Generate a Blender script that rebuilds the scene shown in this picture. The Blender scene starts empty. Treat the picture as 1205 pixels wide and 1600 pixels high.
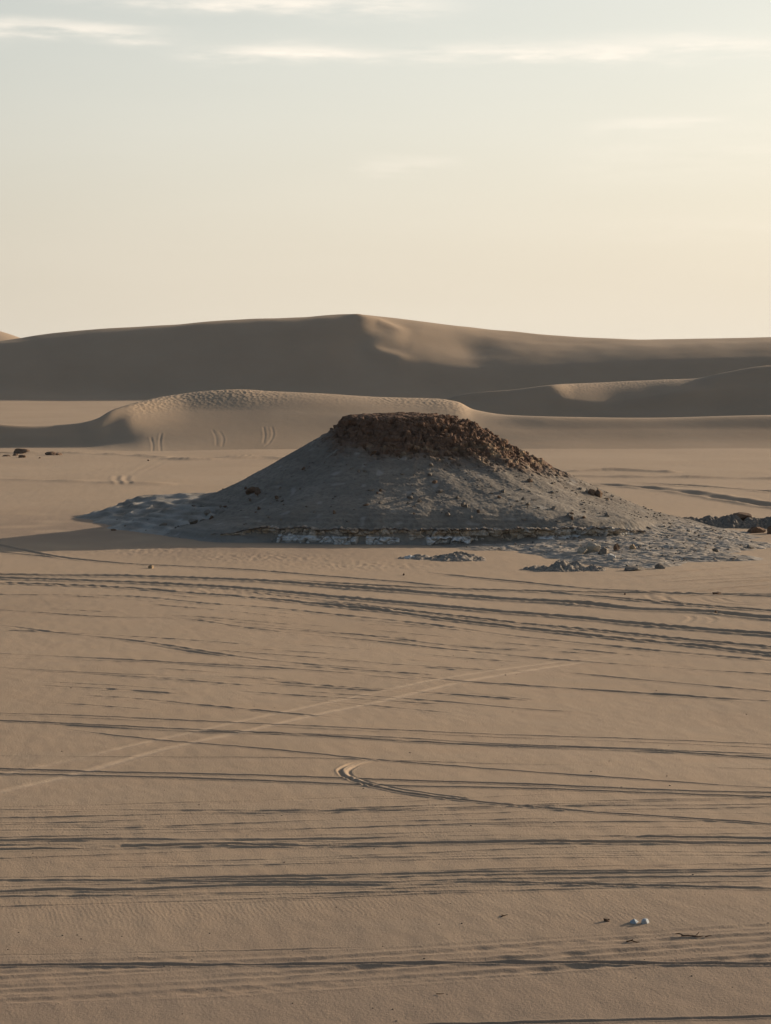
import bpy, math, random
import numpy as np

# ------------------------------------------------------------------ camera, sky, sun
scene = bpy.context.scene
col = scene.collection
F = 3609.0; XC, YC = 602.5, 800.0; HOR = 555.0; CAMH = 25.0
PITCH = math.atan((YC - HOR) / F)
SP, CP = math.sin(PITCH), math.cos(PITCH)
cam_d = bpy.data.cameras.new('camera')
cam = bpy.data.objects.new('camera', cam_d); col.objects.link(cam)
cam.location = (0, 0, CAMH); cam.rotation_euler = (math.pi / 2 - PITCH, 0, 0)
cam_d.sensor_fit = 'VERTICAL'; cam_d.sensor_height = 24.0
cam_d.lens = 24.0 * F / 1600.0
cam_d.clip_start = 0.5; cam_d.clip_end = 60000
scene.camera = cam

SUN_EL = math.radians(13.0); SUN_AZ = math.radians(35.0)      # azimuth beyond the camera's right
SDIR = (math.cos(SUN_EL) * math.cos(SUN_AZ), math.cos(SUN_EL) * math.sin(SUN_AZ), math.sin(SUN_EL))
sl = bpy.data.lights.new('sun', 'SUN'); sl.energy = 3.3; sl.angle = math.radians(0.6); sl.color = (1.0, 0.80, 0.60)
so = bpy.data.objects.new('sun', sl); col.objects.link(so)
from mathutils import Vector, Matrix
so.rotation_euler = Vector(SDIR).to_track_quat('Z', 'Y').to_euler()
so.location = (200, 100, 200)

def world_sky():
    w = bpy.data.worlds.new('World'); scene.world = w; w.use_nodes = True
    nt = w.node_tree; N = nt.nodes; L = nt.links; N.clear()
    out = N.new('ShaderNodeOutputWorld'); bg = N.new('ShaderNodeBackground'); bg.inputs['Strength'].default_value = 0.062
    L.new(bg.outputs[0], out.inputs[0])
    sky = N.new('ShaderNodeTexSky'); sky.sky_type = 'NISHITA'; sky.sun_disc = False
    sky.sun_elevation = SUN_EL; sky.sun_rotation = math.pi / 2 - SUN_AZ
    sky.air_density = 1.0; sky.dust_density = 3.2; sky.ozone_density = 1.0; sky.altitude = 0
    tc = N.new('ShaderNodeTexCoord'); sx = N.new('ShaderNodeSeparateXYZ'); L.new(tc.outputs['Generated'], sx.inputs[0])
    def m(op, a, b=None, c=None, clamp=False):
        n = N.new('ShaderNodeMath'); n.operation = op; n.use_clamp = clamp
        for i, v in enumerate((a, b, c)):
            if v is None: continue
            if isinstance(v, (int, float)): n.inputs[i].default_value = v
            else: L.new(v, n.inputs[i])
        return n.outputs[0]
    X, Y, Z = sx.outputs
    az = m('ARCTAN2', X, Y)
    hyp = m('SQRT', m('ADD', m('MULTIPLY', X, X), m('MULTIPLY', Y, Y)))
    el = m('DIVIDE', Z, m('MAXIMUM', hyp, 0.001))
    cb = N.new('ShaderNodeCombineXYZ'); L.new(m('MULTIPLY', az, 14.0), cb.inputs[0]); L.new(m('MULTIPLY', el, 90.0), cb.inputs[1])
    def noise(scale, detail, rough, off):
        a = N.new('ShaderNodeVectorMath'); a.operation = 'ADD'; L.new(cb.outputs[0], a.inputs[0]); a.inputs[1].default_value = off
        n = N.new('ShaderNodeTexNoise'); n.inputs['Scale'].default_value = scale; n.inputs['Detail'].default_value = detail
        n.inputs['Roughness'].default_value = rough; L.new(a.outputs[0], n.inputs['Vector']); return n.outputs[0]
    n1 = noise(1.3, 7, 0.6, (3.1, 7.7, 0)); n2 = noise(0.35, 4, 0.55, (11, 2, 4)); n3 = noise(0.8, 3, 0.5, (1, 22, 4))
    # thin cirrus: streaks of their own azimuth, elevation, length and depth in the sky
    n4 = noise(3.4, 5, 0.6, (5, 3, 9))
    elw = m('ADD', el, m('ADD', m('MULTIPLY', m('SUBTRACT', n3, 0.5), 0.010), m('MULTIPLY', m('SUBTRACT', n4, 0.5), 0.007)))
    def streak(a0, e0, slope, la, le, amp):
        da = m('SUBTRACT', az, a0)
        de = m('SUBTRACT', elw, m('ADD', e0, m('MULTIPLY', da, slope)))
        q = m('ADD', m('POWER', m('ABSOLUTE', m('DIVIDE', da, la)), 4.0), m('POWER', m('DIVIDE', de, le), 2.0))
        return m('MULTIPLY', m('EXPONENT', m('MULTIPLY', q, -1.0)), amp)
    parts = [streak(-0.145, 0.1385, -0.05, 0.050, 0.0030, 0.9), streak(-0.045, 0.1290, 0.02, 0.040, 0.0036, 1.0),
             streak(0.085, 0.1300, 0.015, 0.085, 0.0042, 1.0), streak(-0.05, 0.1500, -0.02, 0.075, 0.0040, 0.95),
             streak(-0.22, 0.136, -0.02, 0.05, 0.004, 0.6),
             streak(0.135, 0.087, 0.06, 0.060, 0.0095, 0.22), streak(0.115, 0.098, 0.02, 0.03, 0.0025, 0.4),
             streak(0.01, 0.081, 0.0, 0.022, 0.0025, 0.35), streak(0.16, 0.055, 0.0, 0.07, 0.006, 0.15),
             streak(0.26, 0.11, 0.0, 0.09, 0.008, 0.6)]
    tot = parts[0]
    for p in parts[1:]: tot = m('ADD', tot, p)
    nn = m('MULTIPLY', m('SUBTRACT', m('ADD', m('MULTIPLY', n1, 0.55), m('MULTIPLY', n4, 0.45)), 0.34), 3.4, clamp=True)
    cl = m('MULTIPLY', tot, nn, clamp=True)
    # soft overall veil of high haze, stronger low down
    veil = m('MULTIPLY', m('EXPONENT', m('MULTIPLY', m('MAXIMUM', el, 0.0), -3.7)), 0.93)
    # forward scatter: the haze is bright on the sun's half of the sky and dim on the far half
    sd = m('DIVIDE', m('ADD', m('MULTIPLY', X, math.cos(SUN_AZ)), m('MULTIPLY', Y, math.sin(SUN_AZ))), m('MAXIMUM', hyp, 0.001))
    ph = N.new('ShaderNodeMapRange'); ph.interpolation_type = 'SMOOTHSTEP'; L.new(sd, ph.inputs[0])
    ph.inputs[1].default_value = -0.4; ph.inputs[2].default_value = 0.72; ph.inputs[3].default_value = 0.10; ph.inputs[4].default_value = 1.0
    veil = m('MINIMUM', m('ADD', veil, m('MULTIPLY', m('SUBTRACT', n2, 0.5), 0.10)), 0.92)
    mx = N.new('ShaderNodeMixRGB'); L.new(veil, mx.inputs[0]); L.new(sky.outputs[0], mx.inputs[1]); 
    vc = N.new('ShaderNodeMixRGB'); vc.blend_type = 'MIX'; L.new(ph.outputs[0], vc.inputs[0]); vc.inputs[1].default_value = (0.4, 0.55, 0.8, 1); vh = N.new('ShaderNodeMapRange'); vh.interpolation_type = 'SMOOTHSTEP'; L.new(el, vh.inputs[0]); vh.inputs[1].default_value = 0.0; vh.inputs[2].default_value = 0.15
    vv = N.new('ShaderNodeMixRGB'); L.new(vh.outputs[0], vv.inputs[0]); vv.inputs[1].default_value = VEIL; vv.inputs[2].default_value = VEIL_HI; L.new(vv.outputs[0], vc.inputs[2])
    L.new(vc.outputs[0], mx.inputs[2])
    mc = N.new('ShaderNodeMixRGB'); L.new(m('MULTIPLY', cl, 0.72), mc.inputs[0]); L.new(mx.outputs[0], mc.inputs[1]); mc.inputs[2].default_value = CLOUD
    L.new(mc.outputs[0], bg.inputs['Color'])
VEIL = (7.3, 6.5, 5.25, 1); VEIL_HI = (7.9, 7.75, 7.05, 1); CLOUD = (9.3, 8.3, 7.1, 1)
world_sky()
vs = scene.view_settings; vs.view_transform = 'Standard'; vs.look = 'None'; vs.gamma = 1.0; vs.use_curve_mapping = False
vs.exposure = 1.05

# ------------------------------------------------------------------ helpers
def tag(o, label, cat, group=None, kind=None):
    o['label'] = label; o['category'] = cat
    if group: o['group'] = group
    if kind: o['kind'] = kind
    return o

def ray(px, py):
    u = (px - XC) / F; v = -(py - YC) / F
    return u, CP + v * SP, -SP + v * CP
def on_ground(px, py, z=0.0):
    dx, dy, dz = ray(px, py); t = (z - CAMH) / dz
    return dx * t, dy * t
def at_depth(px, py, D):
    dx, dy, dz = ray(px, py); t = D / dy
    return dx * t, D + 0 * t, CAMH + dz * t

def sstep(a, b, x):
    t = np.clip((x - a) / (b - a), 0, 1); return t * t * (3 - 2 * t)

def _hash(ix, iy, iz, seed):
    h = (ix.astype(np.uint32) * np.uint32(374761393) + iy.astype(np.uint32) * np.uint32(668265263)
         + iz.astype(np.uint32) * np.uint32(2147483647) + np.uint32((seed * 974711) & 0xffffffff))
    h = (h ^ (h >> np.uint32(13))) * np.uint32(1274126177)
    h = (h ^ (h >> np.uint32(15))) * np.uint32(2246822519)
    return h ^ (h >> np.uint32(16))
def vnoise(x, y, z=None, seed=0):
    """smooth lattice noise in about -1..1"""
    x = np.asarray(x, np.float64); y = np.asarray(y, np.float64)
    x0 = np.floor(x).astype(np.int64); y0 = np.floor(y).astype(np.int64)
    fx = x - x0; fy = y - y0
    ux = fx * fx * fx * (fx * (fx * 6 - 15) + 10); uy = fy * fy * fy * (fy * (fy * 6 - 15) + 10)
    if z is None:
        def g(i, j):
            h = _hash(x0 + i, y0 + j, np.zeros(1, np.int64), seed) & np.uint32(0xffff)
            a = h.astype(np.float64) * (2 * math.pi / 65536)
            return np.cos(a) * (fx - i) + np.sin(a) * (fy - j)
        a = g(0, 0) * (1 - ux) + g(1, 0) * ux; b = g(0, 1) * (1 - ux) + g(1, 1) * ux
        return (a * (1 - uy) + b * uy) * 1.5
    z = np.asarray(z, np.float64); z0 = np.floor(z).astype(np.int64); fz = z - z0
    uz = fz * fz * fz * (fz * (fz * 6 - 15) + 10)
    def g(i, j, k):
        h = _hash(x0 + i, y0 + j, z0 + k, seed)
        a = (h & np.uint32(0xffff)).astype(np.float64) * (2 * math.pi / 65536)
        c = ((h >> np.uint32(16)) & np.uint32(0xffff)).astype(np.float64) / 32768 - 1
        s = np.sqrt(1 - c * c)
        return s * np.cos(a) * (fx - i) + s * np.sin(a) * (fy - j) + c * (fz - k)
    r = 0
    for k, wz in ((0, 1 - uz), (1, uz)):
        a = g(0, 0, k) * (1 - ux) + g(1, 0, k) * ux; b = g(0, 1, k) * (1 - ux) + g(1, 1, k) * ux
        r = r + wz * (a * (1 - uy) + b * uy)
    return r * 1.6
def fbm(x, y, z=None, oct=4, seed=0, gain=0.5):
    a, s, f = 0, 1.0, 1.0
    for i in range(oct):
        a = a + s * vnoise(x * f, y * f, None if z is None else z * f, seed + i * 17); s *= gain; f *= 2.03
    return a
def worley(x, y, z, seed=0):
    x0 = np.floor(x).astype(np.int64); y0 = np.floor(y).astype(np.int64); z0 = np.floor(z).astype(np.int64)
    f1 = np.full(x.shape, 9.0); f2 = np.full(x.shape, 9.0); idv = np.zeros(x.shape)
    for i in (-1, 0, 1):
        for j in (-1, 0, 1):
            for k in (-1, 0, 1):
                h = _hash(x0 + i, y0 + j, z0 + k, seed)
                px = x0 + i + (h & np.uint32(1023)) / 1023.0; py = y0 + j + ((h >> np.uint32(10)) & np.uint32(1023)) / 1023.0
                pz = z0 + k + ((h >> np.uint32(20)) & np.uint32(1023)) / 1023.0
                d = np.sqrt((px - x) ** 2 + (py - y) ** 2 + (pz - z) ** 2)
                c = d < f1
                f2 = np.where(c, f1, np.minimum(f2, d)); idv = np.where(c, (h % np.uint32(997)) / 997.0, idv); f1 = np.where(c, d, f1)
    return f1, f2, idv

def mesh_from(name, V, Q, mat, smooth=True, attrs=None, parent=None, loc=None):
    me = bpy.data.meshes.new(name)
    V = np.ascontiguousarray(V, np.float32); Q = np.ascontiguousarray(Q, np.int32); k = Q.shape[1]
    me.vertices.add(len(V)); me.vertices.foreach_set('co', V.ravel())
    me.loops.add(Q.size); me.loops.foreach_set('vertex_index', Q.ravel())
    me.polygons.add(len(Q)); me.polygons.foreach_set('loop_start', np.arange(0, Q.size, k, dtype=np.int32))
    me.polygons.foreach_set('use_smooth', np.full(len(Q), smooth))
    if attrs:
        for n, a in attrs.items():
            at = me.attributes.new(n, 'FLOAT', 'POINT'); at.data.foreach_set('value', np.ascontiguousarray(a, np.float32).ravel())
    me.update(); me.validate()
    if mat: me.materials.append(mat)
    o = bpy.data.objects.new(name, me); col.objects.link(o)
    if parent: o.parent = parent
    if loc: o.location = loc
    return o
def grid_faces(R, C, wrap=False):
    i = np.arange(R - 1)[:, None]; j = np.arange(C if wrap else C - 1)[None, :]
    j2 = (j + 1) % C
    return np.stack([i * C + j, i * C + j2, (i + 1) * C + j2, (i + 1) * C + j], -1).reshape(-1, 4)

# ------------------------------------------------------------------ materials
class Mat:
    def __init__(s, name, rough=0.95):
        s.m = bpy.data.materials.new(name); s.m.use_nodes = True; s.nt = s.m.node_tree; s.N = s.nt.nodes; s.L = s.nt.links
        s.b = s.N['Principled BSDF']; s.b.inputs['Roughness'].default_value = rough; s.b.inputs['Specular IOR Level'].default_value = 0.15
        s.tc = s.N.new('ShaderNodeTexCoord')
    def put(s, sock, v):
        if isinstance(v, (int, float, tuple)): sock.default_value = v
        else: s.L.new(v, sock)
    def map(s, scale=(1, 1, 1), rot=(0, 0, 0), vec=None):
        n = s.N.new('ShaderNodeMapping'); n.inputs['Scale'].default_value = scale; n.inputs['Rotation'].default_value = rot
        s.L.new(vec or s.tc.outputs['Object'], n.inputs[0]); return n.outputs[0]
    def noise(s, scale, detail=4, rough=0.55, vec=None, dist=0):
        n = s.N.new('ShaderNodeTexNoise'); n.inputs['Scale'].default_value = scale; n.inputs['Detail'].default_value = detail
        n.inputs['Roughness'].default_value = rough; n.inputs['Distortion'].default_value = dist
        s.L.new(vec or s.tc.outputs['Object'], n.inputs['Vector']); return n.outputs[0]
    def wave(s, scale, dist, vec=None, dscale=1.0, detail=2):
        n = s.N.new('ShaderNodeTexWave'); n.inputs['Scale'].default_value = scale; n.inputs['Distortion'].default_value = dist
        n.inputs['Detail'].default_value = detail; n.inputs['Detail Scale'].default_value = dscale
        s.L.new(vec or s.tc.outputs['Object'], n.inputs['Vector']); return n.outputs['Fac']
    def vor(s, scale, vec=None, feat='F1'):
        n = s.N.new('ShaderNodeTexVoronoi'); n.inputs['Scale'].default_value = scale; n.feature = feat
        s.L.new(vec or s.tc.outputs['Object'], n.inputs['Vector']); return n
    def ramp(s, v, stops):
        n = s.N.new('ShaderNodeValToRGB'); e = n.color_ramp.elements
        while len(e) < len(stops): e.new(0.5)
        for el, (p, c) in zip(e, stops): el.position = p; el.color = c if len(c) == 4 else (*c, 1)
        s.L.new(v, n.inputs[0]); return n.outputs[0]
    def mix(s, f, a, b, mode='MIX'):
        n = s.N.new('ShaderNodeMixRGB'); n.blend_type = mode
        for k, v in zip((0, 1, 2), (f, a, b)):
            if isinstance(v, tuple) and len(v) == 3: v = (*v, 1)
            s.put(n.inputs[k], v)
        return n.outputs[0]
    def math(s, op, a, b=0.0, clamp=False):
        n = s.N.new('ShaderNodeMath'); n.operation = op; n.use_clamp = clamp; s.put(n.inputs[0], a); s.put(n.inputs[1], b); return n.outputs[0]
    def attr(s, name):
        n = s.N.new('ShaderNodeAttribute'); n.attribute_name = name; return n.outputs['Fac']
    def color(s, c): s.L.new(c, s.b.inputs['Base Color'])
    def bump(s, h, dist, strength=1.0, prev=None):
        n = s.N.new('ShaderNodeBump'); n.inputs['Distance'].default_value = dist; s.put(n.inputs['Strength'], strength)
        s.L.new(h, n.inputs['Height'])
        if prev: s.L.new(prev, n.inputs['Normal'])
        s.L.new(n.outputs[0], s.b.inputs['Normal']); return n.outputs[0]

SAND_A, SAND_B = (0.335, 0.253, 0.174), (0.385, 0.296, 0.207)
def sand_mat(name, near):
    M = Mat(name, 1.0)
    n1 = M.noise(0.02, 5, 0.6); n2 = M.noise(0.35, 4, 0.6, vec=M.map((0.4, 1, 1), (0, 0, 0.5)))
    n3 = M.noise(9.0 if near else 1.5, 3, 0.6)
    c = M.mix(M.ramp(n1, [(0.3, (0, 0, 0)), (0.7, (1, 1, 1))]), SAND_A, SAND_B)
    c = M.mix(M.math('MULTIPLY', M.ramp(n2, [(0.35, (0, 0, 0)), (0.75, (1, 1, 1))]), 0.35), c, (0.40, 0.275, 0.175))
    c = M.mix(M.math('MULTIPLY', n3, 0.18), c, (0.23, 0.165, 0.11))
    if near:
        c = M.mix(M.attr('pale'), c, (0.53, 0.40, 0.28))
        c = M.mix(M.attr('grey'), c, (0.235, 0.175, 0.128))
    M.color(c)
    if near:
        w = M.wave(1.35, 6.0, vec=M.map((1, 1, 1), (0, 0, math.radians(-13))), dscale=0.8, detail=3)
        w2 = M.wave(0.9, 9, vec=M.map((1, 1, 1), (0, 0, math.radians(-20))), dscale=1.3, detail=3)
        msk = M.ramp(M.noise(0.09, 3, 0.6, vec=M.map((0.6, 1, 1))), [(0.36, (0.15, 0.15, 0.15)), (0.62, (1, 1, 1))])
        rn_ = M.noise(1.0, 3, 0.6, vec=M.map((4.6, 0.9, 1), (0, 0, math.radians(-13))), dist=0.4)
        b = M.bump(rn_, 0.075, M.math('ADD', 0.10, M.math('MULTIPLY', M.attr('ripple'), 0.6), True))
        b = M.bump(w, 0.010, M.math('MULTIPLY', msk, M.math('ADD', 0.10, M.math('MULTIPLY', M.attr('ripple'), 0.5), True)))
        b = M.bump(w2, 0.01, M.math('MULTIPLY', M.attr('ripple'), 0.3, True), b)
        b = M.bump(M.noise(3.6, 6, 0.72), 0.06, 0.42, b)
        M.bump(M.noise(8, 3, 0.7), 0.05, 0.6, b)
    else:
        b = M.bump(M.noise(0.30, 7, 0.66), 0.25, 0.35)
        pk = M.vor(0.85, vec=M.map((1, 0.6, 1), (0, 0, 0.4))).outputs['Distance']
        M.bump(pk, 0.7, M.attr('ripple'), b)
    return M.m
MS = sand_mat('sand', True); MD = sand_mat('dune_sand', False)

# ------------------------------------------------------------------ sand plain with its ruts
PX = np.arange(-330.0, 1540.0, 1.9)
def yrows():
    ys = list(np.arange(1700.0, 1300.0, -0.62)) + list(np.arange(1300.0, 840.0, -0.42)) + list(np.arange(840.0, 690.0, -0.55)) + list(np.arange(690, 600, -1.2))
    return np.array(ys)
PY = yrows()
GX, GY = on_ground(PX[None, :], PY[:, None])
GX = GX + 0 * GY; GY = GY + 0 * GX
IX = np.broadcast_to(PX[None, :], GX.shape); IY = np.broadcast_to(PY[:, None], GX.shape)
def swell(x, y):
    z = 0.20 * vnoise(x / 38, y / 55, seed=5) + 0.07 * vnoise(x / 13 + 3, y / 24, seed=6)
    z = z + 0.35 * vnoise(x / 120, y / 160, seed=7) * sstep(350, 500, y)
    z = z + 0.034 * x * (1 - sstep(98, 150, y))                 # the near ground leans a little away from the sun
    return z
GZ = swell(GX, GY)
GZ += 0.016 * vnoise(GX / 1.7, GY / 4.2, seed=9) + 0.010 * vnoise(GX / 0.8 + 0.3 * GY, GY / 1.6, seed=10)
pale = np.zeros(GX.shape); ripple = np.zeros(GX.shape); grey = np.zeros(GX.shape)
REL = np.zeros(GX.shape)

def seg_dist(pts, reach, px=PX, py=PY, X=None, Y=None):
    """distance from every ground vertex to the polyline (photo points) and the length along it"""
    X = GX if X is None else X; Y = GY if Y is None else Y
    D = np.full(X.shape, 1e9); S = np.zeros(X.shape); s0 = 0
    P = [on_ground(a, b) for a, b in pts]
    for (a, b), (A, B) in zip(zip(pts[:-1], pts[1:]), zip(P[:-1], P[1:])):
        n = max(1, int(abs(b[0] - a[0]) / 60))
        for k in range(n):
            t0, t1 = k / n, (k + 1) / n
            ax, ay = A[0] + (B[0] - A[0]) * t0, A[1] + (B[1] - A[1]) * t0
            bx, by = A[0] + (B[0] - A[0]) * t1, A[1] + (B[1] - A[1]) * t1
            ylo, yhi = min(ay, by) - reach, max(ay, by) + reach
            r = np.nonzero((Y[:, 0] > ylo) & (Y[:, 0] < yhi))[0]
            if len(r) == 0: continue
            r0, r1 = r[0], r[-1] + 1
            k0 = reach * F / max(ylo, 20)
            xa = min(a[0] + (b[0] - a[0]) * t0, a[0] + (b[0] - a[0]) * t1) - k0 - 8
            xb = max(a[0] + (b[0] - a[0]) * t0, a[0] + (b[0] - a[0]) * t1) + k0 + 8
            c = np.nonzero((px > xa) & (px < xb))[0]
            if len(c) == 0: continue
            c0, c1 = c[0], c[-1] + 1
            xx = X[r0:r1, c0:c1]; yy = Y[r0:r1, c0:c1]
            dx, dy = bx - ax, by - ay; LL = math.hypot(dx, dy) + 1e-9
            t = np.clip(((xx - ax) * dx + (yy - ay) * dy) / LL ** 2, 0, 1)
            d = np.hypot(xx - ax - t * dx, yy - ay - t * dy)
            sub = D[r0:r1, c0:c1]; m = d < sub
            sub[m] = d[m]; S[r0:r1, c0:c1][m] = (s0 + t * LL)[m]
            s0 += LL
    return D, S
def smooth_line(pts, n=5):
    P = np.array(pts, float); k = np.arange(len(P)); q = np.linspace(0, len(P) - 1, (len(P) - 1) * n + 1)
    out = []
    for t in q:
        i = min(int(t), len(P) - 2); u = t - i
        p0 = P[max(i - 1, 0)]; p1 = P[i]; p2 = P[i + 1]; p3 = P[min(i + 2, len(P) - 1)]
        out.append(tuple(0.5 * (2 * p1 + (p2 - p0) * u + (2 * p0 - 5 * p1 + 4 * p2 - p3) * u * u + (3 * p1 - p0 - 3 * p2 + p3) * u ** 3)))
    return out
def rut(pts, depth=0.06, w=0.22, berm=0.6, comb=0.3, gap=0.35, seed=0, palev=0.0, rip=0.0, ext=True, curve=4):
    pts = list(pts)
    if ext:   # carry the rut on beyond both sides of the view
        if pts[0][0] <= 3: a, b = pts[0], pts[1]; s = (b[1] - a[1]) / (b[0] - a[0]); pts.insert(0, (-330, a[1] - s * (330 + a[0])))
        if pts[-1][0] >= 1200: a, b = pts[-2], pts[-1]; s = (b[1] - a[1]) / (b[0] - a[0]); pts.append((1540, b[1] + s * (1540 - b[0])))
    sp = smooth_line(pts, curve)
    w0 = w
    D, S = seg_dist(sp, max(2.2, 6 * w))
    m = D < 6 * w0 + 2
    d = D[m]; s = S[m]; Yd = GY[m]
    rng = seed * 7.3
    wob = 1 + 0.2 * vnoise(s / 3.5, s * 0 + rng, seed=seed + 50)
    w = np.maximum(w0 * wob, 0.26 * (Yd ** 2) / (CAMH * F) * 1.15)
    scale = np.minimum(1.0, (w0 / w) * 1.25)
    amp = 1 + gap * 2.0 * vnoise(s / 9.0, s * 0 + rng + 4, seed=seed + 60) + 0.4 * gap * vnoise(s / 30.0, s * 0 + rng + 9, seed=seed + 61)
    amp = np.clip(amp, 0.05, 1.8) * (1 + comb * np.clip(vnoise(s / 0.8, s * 0 + rng, seed=seed + 70), -1, 1) * 1.2)
    near = pts[len(pts) // 2][1] > 1100
    depth = depth * (0.70 if near else 1.1); w = w * (0.72 if near else 0.85); comb = comb * 0.3; gap = gap * 0.8
    tot = S[m].max() if m.any() else 1; tp = min(12.0, tot * .12)
    amp = amp * sstep(0, tp, s) * sstep(0, tp, tot - s)
    if 940 < pts[len(pts) // 2][1] < 1110 and depth < .12: depth *= .6
    pr = -depth * np.exp(-(d / w) ** 2) + depth * berm * np.exp(-((d - 1.75 * w) / (0.75 * w)) ** 2)
    REL[m] += pr * amp * scale
    if palev: pale[m] = np.maximum(pale[m], palev * np.exp(-(d / (1.3 * w)) ** 2) * np.clip(amp, 0, 1))
    if rip: ripple[m] = np.maximum(ripple[m], rip * np.exp(-(d / (4 * w)) ** 2))

T = []
def t(pts, **k): T.append((pts, k))
# far group, from the foot of the hill
t([(0, 852), (100, 871), (200, 881), (349, 889), (598, 907), (675, 914), (760, 920)], depth=.12, w=.45, gap=.3)
t([(0, 862), (60, 868), (160, 879)], depth=.10, w=.4)
t([(640, 892), (700, 898), (826, 910), (952, 922), (1205, 934)], depth=.12, w=.45, gap=.4)
t([(0, 900), (150, 901), (299, 905.5), (448, 912), (598, 922), (751, 933), (841, 938.5), (911, 943), (992, 951), (1102, 956), (1205, 966)], depth=.24, w=.85, gap=.25, comb=.35)
t([(0, 905), (149, 910), (299, 917), (448, 927), (598, 940), (751, 953), (901, 964), (1027, 976), (1205, 991)], depth=.22, w=.7, gap=.2, comb=.4)
t([(0, 912), (199, 921), (299, 929), (448, 940), (598, 955), (700, 968), (801, 978), (952, 993), (1077, 1005), (1205, 1021)], depth=.17, w=.5, gap=.3, comb=.6)
t([(448, 935), (598, 951), (700, 961), (801, 971), (952, 984), (1077, 997), (1205, 1010)], depth=.13, w=.42, gap=.4, comb=.7)
t([(420, 905), (600, 916), (750, 921), (901, 925), (1205, 931)], depth=.16, w=.55, gap=.3, comb=.4)
t([(800, 921), (911, 930), (1052, 943), (1205, 955)], depth=.13, w=.45, gap=.4, comb=.5)
t([(0, 930), (199, 934), (319, 945), (448, 953), (598, 968), (700, 979), (801, 991), (952, 1006), (1205, 1031)], depth=.09, w=.45, gap=.5, comb=.7)
t([(0, 953), (150, 965), (279, 969), (398, 984), (598, 1002), (801, 1022), (962, 1035), (1205, 1053)], depth=.07, w=.3, gap=.7, comb=.7)
t([(250, 966), (398, 977), (598, 995), (700, 1006), (860, 1017)], depth=.06, w=.3, gap=.8, comb=.7)
t([(0, 978), (100, 992), (219, 1004), (373, 1027), (498, 1040), (598, 1053), (700, 1063), (901, 1075), (1205, 1096)], depth=.075, w=.3, gap=.6, comb=.6)
t([(170, 1000), (300, 1020), (420, 1033), (600, 1046)], depth=.06, w=.3, gap=.8, comb=.6)
t([(0, 1023), (124, 1029), (299, 1038), (448, 1045), (598, 1055)], depth=.09, w=.28, gap=.5, comb=.5)
t([(0, 1030), (200, 1036), (399, 1046), (560, 1054), (700, 1066)], depth=.05, w=.28, gap=.8, comb=.5)
t([(0, 1045), (220, 1056), (420, 1062), (620, 1083)], depth=.045, w=.25, gap=.9)
t([(851, 1046), (1052, 1065), (1205, 1081)], depth=.08, w=.28, gap=.4, comb=.5)
t([(600, 1051), (751, 1066), (1002, 1081), (1205, 1098)], depth=.07, w=.28, gap=.5, comb=.5)
t([(640, 1092), (800, 1106), (900, 1112)], depth=.05, w=.25, gap=.7)
# pale tracks crossing towards the hill
J1 = [(0, 1209), (119, 1185), (239, 1159), (319, 1142), (448, 1112), (600, 1079), (680, 1061), (801, 1041), (901, 1028), (1000, 1017)]
J2 = [(0, 1233), (124, 1207), (259, 1172), (398, 1142), (498, 1117), (600, 1095), (731, 1063), (841, 1043), (921, 1031), (1010, 1020)]
t(J1, depth=.02, w=.36, berm=.8, palev=.5, gap=.4); t(J2, depth=.022, w=.42, berm=.8, palev=.6, gap=.3)
# middle group
t([(0, 1115), (149, 1120), (349, 1130), (600, 1142), (901, 1152), (1205, 1164)], depth=.07, w=.2, gap=.3)
t([(0, 1118), (149, 1124), (349, 1134), (600, 1146), (901, 1157), (1205, 1170)], depth=.035, w=.2, gap=.6)
t([(0, 1127), (149, 1134), (349, 1144.5), (600, 1159), (801, 1167), (1002, 1175), (1205, 1188)], depth=.11, w=.24, gap=.3)
t([(20, 1130), (149, 1137), (310, 1146), (420, 1149), (600, 1154), (751, 1162), (876, 1168), (1052, 1175), (1205, 1181)], depth=.09, w=.24, gap=.5)
t([(400, 1146), (600, 1157), (751, 1167), (1002, 1178), (1205, 1184)], depth=.05, w=.2, gap=.6)
t([(65, 1136), (239, 1157), (398, 1172), (573, 1189), (751, 1203), (952, 1220), (1205, 1238)], depth=.075, w=.18, gap=.35)
t([(0, 1180), (299, 1185), (573, 1190), (901, 1199), (1205, 1206)], depth=.035, w=.16, gap=.5)
t([(0, 1199.5), (199, 1207), (398, 1214), (600, 1222), (801, 1230), (1002, 1240), (1205, 1246)], depth=.11, w=.2, gap=.25, comb=.2)
t([(0, 1207), (199, 1213), (398, 1222), (600, 1231), (801, 1237), (1002, 1245.5), (1205, 1253)], depth=.10, w=.2, gap=.25, comb=.2)
H1 = [(612, 1188), (580, 1190), (550, 1196), (533, 1204), (532, 1210), (541, 1218), (575, 1230), (600, 1236), (660, 1247), (750, 1259), (850, 1270), (950, 1279), (1050, 1286), (1145, 1293), (1215, 1300)]
H2 = [(612, 1190.5), (585, 1193), (560, 1199), (547, 1206), (546, 1211), (553, 1217), (582, 1227), (612, 1234), (670, 1244), (750, 1256.5)]
t(H1, depth=.10, w=.17, gap=.2, palev=.1); t(H2, depth=.06, w=.15, gap=.2)
t([(612, 1189.2), (582, 1191.5), (555, 1197.5), (540, 1205), (539, 1210.5), (547, 1217.5), (578, 1228.5)], depth=-.03, w=.28, gap=.1, palev=.45)
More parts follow.
